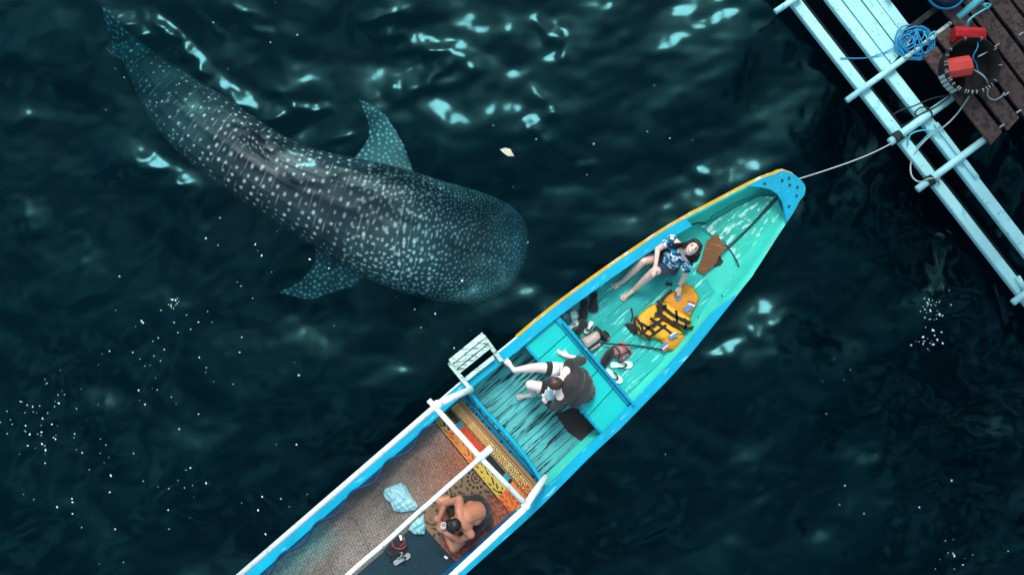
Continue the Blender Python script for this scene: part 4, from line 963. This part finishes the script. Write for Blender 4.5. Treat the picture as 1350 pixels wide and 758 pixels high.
sandal('shoe', (205, 118), (190, 260), 'black shoe standing against the blue gunwale', 'black', 'blackcloth', style='shoe', w=.145)
sandal('flip_flop', (60, 240), (170, 225), 'grey and white flip-flop in the corner by the gunwale', 'sole_grey', 'sole_white', style='slide', w=.10, z=ZV + .03)
sandal('flip_flop', (130, 180), (140, 290), 'grey flip-flop half under the black shoes', 'sole_grey', 'sole_white', style='thong', w=.09, z=ZV)
sandal('flip_flop', (95, 320), (160, 270), 'white slipper wedged in the corner against the blue bench edge', 'sole_white', 'sole_grey', style='thong', w=.085, z=ZV + .02)
sandal('shoe', (150, 350), (215, 260), 'black shoe between the white slippers', 'black', 'blackcloth', style='shoe', w=.13, z=ZV + .02)
sandal('flip_flop', (255, 270), (210, 350), 'white slipper beside the beige bag', 'sole_white', 'black', style='thong', w=.085, z=ZV + .03)
sandal('sandal', (270, 310), (370, 395), 'black sandal with a pink insole next to the beige bag', 'black', 'black', style='slide', w=.10)
MB().pillow([P(*z6(*p), ZV + .025) for p in ((330, 362), (352, 358), (376, 385), (368, 398), (345, 392))], ZV + .025, .004, 20, 3).build('insole', M['insole'], [o for o in bpy.data.objects if o.name.startswith('sandal')][0])
sandal('flip_flop', (375, 560), (525, 558), 'white flip-flop with black thong beside the pink cloth bag', 'sole_white', 'black', style='thong', w=.105)
sandal('flip_flop', (345, 590), (455, 675), 'white flip-flop with black thong against the blue bench edge', 'sole_white', 'black', style='thong', w=.105)
bg = thing('handbag', 'flat beige handbag leaning on the blue bench edge', 'bag', P(*z6(245, 400), ZV))
MB().pillow([P(*z6(*p), ZV + .02) for p in ((172, 392), (185, 380), (285, 330), (302, 340), (316, 375), (306, 388), (225, 452), (208, 446))], ZV + .02, .10, 40, 8, 14).build('bag_body', M['beige'], bg, True)
MB().pillow([P(*z6(*p), ZV + .114) for p in ((195, 400), (282, 348), (300, 376), (222, 432))], ZV + .114, .012, 32, 4, 5).build('bag_panel', M['beige2'], bg, True)
MB().pillow([P(*z6(*p), ZV) for p in ((222, 462), (312, 405), (322, 425), (240, 478))], ZV, .06, 32, 5, 4).build('bag_pocket', M['beige'], bg, True)
MB().tube(smooth_path([P(*z6(172, 390), ZV + .1), P(*z6(165, 330), ZV + .09), P(*z6(205, 310), ZV + .1), P(*z6(240, 345), ZV + .12)], 20), .009, 6).build('bag_handle', M['black'], bg, True)
bb = MB(); bb.pillow([P(*z6(*p), ZV) for p in ((300, 560), (310, 520), (345, 465), (395, 430), (420, 440), (400, 500), (370, 545), (335, 590))], ZV, .10, 44, 7, 2.5, .12)
tag(bb.build('black_bag', M['blackcloth'], None, True), 'soft black bag slumped against the pink cloth bag', 'bag')
pk = thing('cloth_bag', 'crumpled dusty pink cloth bag with dark cords', 'bag', P(*z6(455, 470), ZV))
o_ = MB()
for i in range(26): 
    a = random.uniform(0, 6.28); q = random.random() ** .6; cx_, cy_ = 452 + 66 * q * math.cos(a), 470 + 62 * q * math.sin(a)
    p = P(*z6(cx_, cy_), ZV + .02 + .07 * (1 - q)); p2 = p + Vector((random.uniform(-.05, .05), random.uniform(-.05, .05), random.uniform(-.01, .03))); o_.cap(p, .022, p2, .014)
o_.ell(P(*z6(452, 470), ZV + .03), (.12, 0, 0), (0, .115, 0), (0, 0, .06)); o_.blob('bag_body', M['pink'], pk, .009, 1)
for pts in (((400, 430), (440, 470), (430, 520)), ((440, 415), (480, 440), (510, 490)), ((400, 500), (450, 490), (515, 460))):
    MB().tube(smooth_path([P(*z6(*p), ZV + .115 - .03 * abs(i - 1)) for i, p in enumerate(pts)], 14), .008, 6).build('cord', M['black'], pk, True)
tag(MB().tube(smooth_path([P(*z6(300, 415), ZV + .02), P(*z6(400, 422), ZV + .09), P(*z6(500, 428), ZV + .05), P(*z6(610, 440), ZV + .02), P(873, 461, ZV + .04)], 30), .011, 8).build('thin_stick', M['darkwood'], None, True), 'thin dark stick lying from the beige bag to the life vests', 'stick')

# ------------------------------------------------------------------ things under the awning
def z4(x, y): return (480 + x / 4.795, 600 + y / 4.795)
def crumple(name, poly, z, h, mt, label, cat, seed):
    m = MB().pillow([P(*z4(*p), z) for p in poly], z, h, 72, 12, 1.8); g = np.random.default_rng(seed)
    for v in m.v[:-72]: v.z += 0
    ph_ = g.random(8) * 6.28
    for v in m.v:
        if v.z > z + .004: v.z += h * .28 * (math.sin(v.x * 42 + ph_[0] + 2 * math.sin(v.y * 23)) * math.sin(v.y * 37 + ph_[1]) + .5 * math.sin(v.x * 80 + v.y * 60 + ph_[2])) * min(1, (v.z - z) / h)
    return tag(m.build(name, M[mt], None, True), label, cat)
crumple('plastic_bag', ((115, 235), (130, 205), (235, 166), (275, 200), (300, 255), (350, 320), (330, 350), (230, 362), (185, 352), (165, 300), (130, 270)), .215, .09, 'bag', 'crumpled pale cyan plastic bag lying on the grey woven mat', 'plastic bag', 1)
crumple('plastic_bag', ((330, 400), (380, 368), (390, 440), (386, 498), (320, 500), (275, 470), (300, 430)), .22, .07, 'bag', 'teal plastic bag beside the central awning pole, close to the shirtless person', 'plastic bag', 2)
tote = thing('tote_bag', 'dark bag with red handles under the central awning pole', 'bag', P(*z4(210, 540), .22))
MB().pillow([P(*z4(*p), .215) for p in ((120, 590), (160, 540), (215, 495), (262, 520), (270, 575), (240, 610), (170, 640))], .215, .10, 40, 6, 2.6, .1).build('bag_body', M['blackcloth'], tote, True)
for pts in (((175, 545), (190, 580), (235, 590), (262, 572)), ((215, 510), (245, 520), (250, 555), (225, 575))):
    MB().tube(smooth_path([P(*z4(*p), .325 - .01 * i) for i, p in enumerate(pts)], 20), .012, 6).build('handle', M['redbag'], tote, True)
MB().beam(P(*z4(228, 505), .335), P(*z4(236, 535), .335), .03, .01).build('tag', M['whitecloth'], tote)
for i, (h_, t_) in enumerate((((160, 660), (275, 590)), ((190, 682), (292, 622)))):
    a, b_ = P(*z4(*h_), .215), P(*z4(*t_), .215); d = (b_ - a); L = d.length; d.normalize(); s = Vector((-d.y, d.x, 0)); pr = [(0, 0), (.02, .26), (.1, .36), (.3, .33), (.48, .33), (.68, .46), (.85, .46), (.96, .28), (1, 0)]
    o = thing('flip_flop', ('dark grey slipper next to the bag with red handles', 'pale grey slipper on the dark teal mat')[i], 'footwear', a)
    out = smooth_path([a + d * L * t + s * .09 * k for t, k in pr] + [a + d * L * t - s * .09 * k for t, k in pr[1:-1][::-1]], 48, True)
    MB().prism([p + Vector((0, 0, .024)) for p in out], .024).build('sole', M[('black', 'sole_grey')[i]], o)
    for k in (1, -1): MB().tube(smooth_path([a + d * L * .36 + s * k * .034 + Vector((0, 0, .028)), a + d * L * .55 + s * k * .035 + Vector((0, 0, .055)), a + d * L * .74 + Vector((0, 0, .035))], 10), .008, 6).build('strap', M[('sole_grey', 'black')[i]], o, True)
lt = thing('lighter', 'small dark lighter with white end on the dark teal mat', 'lighter', P(*z4(490, 620), .22))
MB().beam(P(*z4(462, 600), .222), P(*z4(505, 636), .222), .022, .016).build('lighter_body', M['rope_dark'], lt); MB().beam(P(*z4(507, 637), .223), P(*z4(527, 650), .223), .026, .02).build('lighter_cap', M['whitecloth'], lt)

# ------------------------------------------------------------------ moored outrigger platform, upper right
ZB, ZP, ZD = .30, .42, .50
raft = thing('outrigger_platform', 'pale cyan outrigger beams with cross poles and brown plank deck', 'outrigger', P(1260, 120, 0))
d0 = (P(1350, 391, ZB) - P(1045, 1, ZB)).normalized()
def beamA(a, b, w, h, z, name, mt): return MB().beam(P(*a, z), P(*b, z), w, h).build(name, M[mt], raft)
beamA((1020, -32), (1425, 487), .14, .10, ZB, 'outrigger_beam', 'cyan_white')
MB().tube([P(1020, -32, .10) + Vector((.02, 0, 0)), P(1425, 487, .10) + Vector((.02, 0, 0))], .10, 12).build('outrigger_float', M['darkfloat'], raft, True)
beamA((1072, -32), (1455, 462), .155, .10, ZB, 'outrigger_beam', 'cyan_white')
beamA((1233, 163), (1288, 235), .06, .05, ZB + .06, 'batten', 'cyan_white')
n0 = Vector((.794, -.608)); dd = Vector((.608, .794)); A0 = Vector((1048, 3))
for o0_, o1_, te in ((52, 70, 142), (72, 86.5, 139), (87.5, 101, 134)):
    def wt(t, o): q = A0 + dd * t + n0 * o; return P(q.x, q.y, ZB + .075)
    MB().prism([wt(-70, o0_), wt(-70, o1_), wt(te - 3, o1_), wt(te, o0_)], .03).build('walkway_plank', M['cyan_white'], raft)
def pp(a, b, r, mt='cyan_white', z=ZP, z1=None, name='cross_pole'): return MB().tube([P(*a, z), P(*b, z if z1 is None else z1)], r, 10).build(name, M[mt], raft, True)
pp((1022, 16), (1056, -6), .04); pp((1116, 133), (1196, 75), .042); pp((1192, 78), (1288, 4), .030, 'flaked', ZP + .03); pp((1262, 24), (1296, -4), .05, 'rope_cyan', ZP + .06)
pp((1173, 188), (1256, 128), .055); pp((1209, 250), (1302, 181), .048); pp((1335, 399), (1420, 338), .045); pp((1341, 365), (1352, 384), .04, z=ZB + .07)
n0 = Vector((.794, -.608)); dd = Vector((.608, .794)); A0 = Vector((1048, 3))
for off, w, t0, t1 in ((111, 8, -60, 72), (102, 22, 160, 304), (131, 22, 150, 303), (160, 22, -70, 330), (187, 22, -80, 370), (215, 22, -90, 372), (241, 21, -100, 380), (268, 22, -100, 390), (295, 22, -100, 400)):
    def pt(t, o): q = A0 + dd * t + n0 * o; return P(q.x, q.y, ZD + .004 * math.sin(off))
    MB().prism([pt(t0, off - w / 2), pt(t0, off + w / 2), pt(t1 - 2, off + w / 2), pt(t1 + 2, off - w / 2)], .04).build('deck_plank', M['deck'], raft)
for t in (20, 120, 220, 295):
    a = A0 + dd * t + n0 * 92; b_ = A0 + dd * t + n0 * 330; MB().beam(P(a.x, a.y, ZD - .09), P(b_.x, b_.y, ZD - .09), .08, .08).build('deck_joist', M['darkfloat'], raft)
for p in ((1346, 45), (1343, 147), (1321, 166), (1327, 124)): MB().beam(P(p[0] - 3, p[1] + 2, ZD + .008), P(p[0] + 3, p[1] - 2, ZD + .008), .02, .014).build('lashing', M['rope'], raft)
for p in ((1150, -30), (1420, 300)):
    MB().tube([P(*p, ZB), P(*p, -.6)], .05, 8).build('leg_post', M['darkfloat'], raft, True)
# unseen roof and pole frame, added to darken the water by reflection
for k in (0, 2, 3, 5, 7, 8, 10):
    MB().beam((5.62 + k * .42, 1.0, 4.2 + .05 * (k % 2)), (5.62 + k * .42, 8.5, 4.2 + .05 * (k % 2)), .44, .03).build('added_roof_sheet', M['darkfloat'], raft)
for y in (-3.5, -2.7, -2.0, -1.2, -.4, .6): MB().tube([(5.75, y, 2.68), (10.2, y + .3, 2.72)], .11, 8).build('added_frame_pole', M['darkfloat'], raft, True)
for x in (6.0, 6.5, 7.2, 8.4): MB().tube([(x, -9.0, 2.6), (x + .15, 1.2, 2.62), (x + .1, 7.4, 2.6)], .08, 8).build('added_frame_pole', M['darkfloat'], raft, True)
for x, y in ((8.4, -5.0), (8.2, .9), (8.2, 4.0), (8.2, 8.0), (10, -5.0), (10, 0.9), (10, 4.), (10, 8.)): MB().tube([(x, y, -.6), (x, y, 4.2 if y > 0 else 2.7)], .06, 8).build('added_roof_post', M['darkfloat'], raft, True)

tub = thing('round_tub', 'round black tub with rope-bound rim on the brown deck', 'tub', P(1270, 92, ZD))
cT = P(1270, 92, ZD + .02); m = MB(); n = 40; V = []; pr = [(.0, .01), (.27, .01), (.30, .05), (.335, .24), (.355, .25), (.36, .22), (.325, 0.0), (.0, 0.0)]
for r_, z_ in pr: V += [cT + Vector((max(r_, .001) * math.cos(6.2832 * k / n), max(r_, .001) * math.sin(6.2832 * k / n), z_)) for k in range(n)]
m.add(V, [[i * n + k, i * n + (k + 1) % n, (i + 1) * n + (k + 1) % n, (i + 1) * n + k] for i in range(len(pr) - 1) for k in range(n)]); m.build('tub_wall', M['tub'], tub, True)
MB().tube([cT + Vector((.345 * math.cos(a), .345 * math.sin(a), .25)) for a in np.linspace(0, 6.2832, 49)[:-1]], .011, 8, True).build('rim', M['tub'], tub, True)
for k in range(40):
    a = 6.2832 * k / 40 + random.uniform(-.05, .05)
    if math.sin(a * 1.0 + .6) > -.2 and k % 4: continue
    t_ = Vector((math.cos(a), math.sin(a), 0)); c_ = cT + t_ * .345 + Vector((0, 0, .25)); s_ = Vector((-t_.y, t_.x, 0))
    MB().tube([c_ + t_ * .019 * math.cos(q) + Vector((0, 0, .019 * math.sin(q))) + s_ * .01 * q / 6 for q in np.linspace(0, 6.28, 9)], random.uniform(.004, .008), 5).build('rim_lashing', M['rope'], tub, True)
for k in range(5):
    a = 3.5 + k * .16; t_ = Vector((math.cos(a), math.sin(a), 0)); MB().beam(cT + t_ * .35 + Vector((0, 0, .2)), cT + t_ * .37 + Vector((0, 0, .08)), .045, .02, up=t_).build('rim_lashing', M['rope'], tub)

def float_box(name, a, b, rad, mt, label, z, open_end=False):
    o = thing(name, label, 'container', P(*a, z)); A_, B_ = P(*a, z + rad * .8), P(*b, z + rad * .8); d = (B_ - A_).normalized(); x = d.cross(Vector((0, 0, 1))).normalized(); u = x.cross(d); n = 8; V = []
    prof = [(0, rad * .96), (.01, rad), ((B_ - A_).length, rad)] + ([((B_ - A_).length, rad * .86), (.05, rad * .82)] if open_end else [((B_ - A_).length + .006, rad * .94)])
    for t_, r_ in prof: V += [A_ + d * t_ + (x * math.cos(6.2832 * (k + .5) / n) + u * math.sin(6.2832 * (k + .5) / n) * .86) * r_ for k in range(n)]
    Fc = [[i * n + k, i * n + (k + 1) % n, (i + 1) * n + (k + 1) % n, (i + 1) * n + k] for i in range(len(prof) - 1) for k in range(n)] + [list(range(n))[::-1], [(len(prof) - 1) * n + k for k in range(n)]]
    MB().add(V, Fc).build('container_shell', M[mt], o); return o, A_, B_, d
o, A_, B_, d = float_box('red_container', (1257, 46), (1296, 48), .105, 'red', 'bright red octagonal plastic container with open end, lying beside the round tub', ZD + .004, True)
MB().beam(B_ + Vector((0, .085, 0)), B_ - Vector((0, .085, 0)), .02, .02).build('handle_bar', M['darkfloat'], o)
o, A_, B_, d = float_box('red_container', (1246, 92), (1277, 87), .135, 'coral', 'faded red plastic container sitting inside the round tub', ZD + .05)

# ropes
def rope(name, pts, r, mt, label, n=40): return tag(MB().tube(smooth_path([P(*p) for p in pts], n), r, 6).build(name, M[mt], None, True), label, 'rope')
rope('mooring_rope', [(1053, 236, .61), (1085, 226, .55), (1120, 214, .50), (1150, 202, .47), (1178, 188, .48)], .009, 'rope', 'pale mooring rope from the boat bow to the outrigger', 40)
cr = P(1206, 58, ZB + .09); pts = []
for i in range(190):
    a = i * .36; r_ = .20 - .05 * math.sin(i * .31) * random.random() - .025 * math.sin(i * .05); pts.append(cr + Vector((r_ * math.cos(a) * 1.08 + .02 * math.sin(i * .13), r_ * math.sin(a) * .95 + .02 * math.cos(i * .17), .012 + .06 * i / 190)))
coil = thing('rope_coil', 'coil of blue rope lying on the pale cyan walkway', 'rope', cr)
MB().tube(pts, .011, 5).build('coil_loops', M['rope_blue'], coil, True)
for k in range(7):
    a = random.uniform(0, 6.28); b_ = a + random.uniform(1.5, 3); q = [cr + Vector((.17 * math.cos(a), .17 * math.sin(a), .085)), cr + Vector((random.uniform(-.06, .06), random.uniform(-.06, .06), .095)), cr + Vector((.17 * math.cos(b_), .17 * math.sin(b_), .085))]
    MB().tube(smooth_path(q, 12), .010, 5).build('loose_strand', M['rope_blue'], coil, True)
MB().tube(smooth_path([cr + Vector((-.18, 0, .05)), P(1165, 70, ZB + .09), P(1140, 77, ZB + .05), P(1108, 77, ZB + .07)], 24), .008, 5).build('tail', M['rope_blue'], coil, True)
MB().tube(smooth_path([cr + Vector((.16, .05, .08)), P(1226, 46, ZP + .07), P(1233, 42, ZP + .08), P(1231, 52, ZP + .08), P(1222, 50, ZP + .07), P(1218, 42, ZP + .07)], 30), .010, 5).build('tail', M['rope_cyan'], coil, True)
rope('cyan_rope', [(1275, 38, ZD + .03), (1277, 28, ZD + .12), (1286, 20, ZD + .10), (1296, 14, ZD + .05), (1306, 7, ZD + .04), (1297, 6, ZD + .06), (1303, 12, ZD + .04)], .014, 'rope_cyan', 'cyan rope with a tasselled knot tied above the bright red container')
rope('handle_cord', [(1288, 50, ZD + .1), (1289, 62, ZD + .29), (1283, 75, ZD + .28), (1287, 84, ZD + .2), (1290, 98, ZD + .15)], .008, 'rope_blue', 'blue cord running from the bright red container into the tub')
rope('pale_cord', [(1283, 92, ZD + .12), (1296, 100, ZD + .24), (1303, 112, ZD + .16), (1302, 126, ZD + .03), (1310, 132, ZD + .02), (1320, 128, ZD + .03), (1324, 122, ZD + .02)], .010, 'rope', 'pale cord spilling from the tub over the brown planks')
rope('pale_cord', [(1290, 75, ZD + .28), (1305, 67, ZD + .12), (1317, 58, ZD + .02)], .010, 'rope', 'short straight pale cord end beside the tub rim')
rope('dark_rope', [(1173, 155, ZB + .03), (1185, 147, ZB + .06), (1205, 140, ZP), (1230, 130, ZP + .08), (1252, 127, ZD + .02), (1235, 140, ZP + .07), (1215, 150, ZP + .02), (1190, 166, ZB + .0), (1176, 164, ZB - .02), (1172, 156, ZB)], .010, 'rope_dark', 'dark rope looped loosely round the cross pole tied to the boat', 60)
rope('dark_rope', [(1206, 148, ZB + .1), (1214, 142, ZP + .06), (1224, 143, ZP + .07), (1229, 152, ZP + .05), (1222, 158, ZB + .09), (1212, 156, ZB + .09), (1206, 149, ZB + .11)], .010, 'rope_dark', 'dark rope ring lashing the second beam to the cross pole', 40)
rope('pale_cord', [(1278, 127, ZD + .03), (1262, 150, ZD - .02), (1246, 166, ZP + .02), (1228, 178, ZB + .10), (1210, 196, ZB + .08), (1201, 215, ZB + .0), (1202, 232, ZB + .02), (1212, 240, ZB + .09), (1224, 236, ZP + .07), (1236, 236, ZP + .02), (1238, 244, ZB + .08)], .011, 'rope', 'long pale cord hanging from the deck to the lower cross pole lashing', 70)
rope('cyan_rope', [(1197, 192, ZB + .08), (1200, 178, ZP), (1215, 172, ZP), (1232, 172, ZB + .1), (1240, 166, ZB + .1), (1226, 176, ZB + .1), (1212, 190, ZB), (1203, 198, ZB)], .010, 'rope_cyan', 'cyan rope wound round the second beam near the tub', 40)
for (c_, e_, lb) in (((1178, 184), (1188, 177), 'black tie holding the cross pole where the mooring rope ends'), ((1222, 241), (1230, 236), 'grey tie at the lower cross pole')):
    a, b_ = P(*c_, ZP), P(*e_, ZP); m = MB()
    d = (b_ - a).normalized(); x = d.cross(Vector((0, 0, 1))).normalized(); u = x.cross(d)
    tag(MB().tube([a.lerp(b_, i / 40) + (x * math.cos(i * .8) + u * math.sin(i * .8)) * .066 for i in range(41)], .010, 5).build('rope_tie', M['rope_dark'], None, True), lb, 'rope')
bar = thing('plastic_drum', 'dark blue plastic drum end showing above the gap in the deck', 'drum', P(1247, -12, ZD))
MB().disc(P(1247, -14, ZD - .05), .26, .22, 30).build('drum_body', M['navyplastic'], bar, True); MB().tube([P(1247, -14, ZD + .17) + Vector((.255 * math.cos(a), .255 * math.sin(a), 0)) for a in np.linspace(0, 6.2832, 41)[:-1]], .016, 8, True).build('drum_rim', M['hull'], bar, True)

# ------------------------------------------------------------------ floating bits
lq = P(668, 201, 0); lz = sea_z(lq.x, lq.y)
lf = MB().prism([P(px, py, lz + h) for px, py, h in ((659, 197, .012), (666, 195, .022), (673, 197, .018), (675, 201, .026), (678, 206, .012), (670, 206, .024), (664, 202, .022))], .004).build('floating_leaf', M['leaf'])
tag(lf, 'single pale dry leaf floating beyond the shark snout', 'leaf')
def specks():
    m = MB(); g = np.random.default_rng(9)
    cl = [(230, 400, 8, 14), (190, 465, 45, 22), (60, 540, 28, 34), (50, 580, 14, 14), (110, 610, 30, 10), (230, 505, 60, 12), (120, 660, 40, 8), (300, 660, 60, 14), (150, 740, 50, 8), (1222, 408, 12, 34), (1218, 445, 10, 22), (1255, 735, 12, 10), (1240, 690, 40, 6),
          (350, 560, 140, 26), (600, 430, 60, 5), (265, 410, 60, 8), (300, 300, 20, 4), (385, 320, 30, 6), (700, 200, 120, 8), (880, 180, 20, 3), (1100, 640, 120, 6), (200, 130, 40, 5), (330, 30, 60, 5), (1110, 495, 20, 4)]
    for x, y, s_, n_ in cl:
        for _ in range(n_):
            p = P(g.normal(x, s_), g.normal(y, s_ * .8), .0); r_ = abs(g.normal(.003, .003)) + .003; p.z = sea_z(p.x, p.y) + .004
            ax = g.random() * 6.28; dx = Vector((math.cos(ax), math.sin(ax), 0)); dy = Vector((-dx.y, dx.x, 0))
            m.ell(p, dx * r_ * g.uniform(1, 1.8), dy * r_, Vector((0, 0, .008)), 7, 4)
    o = m.build('floating_specks', M['speck']); tag(o, 'scattered tiny white food specks floating on the dark water', 'specks', kind='stuff')
specks()
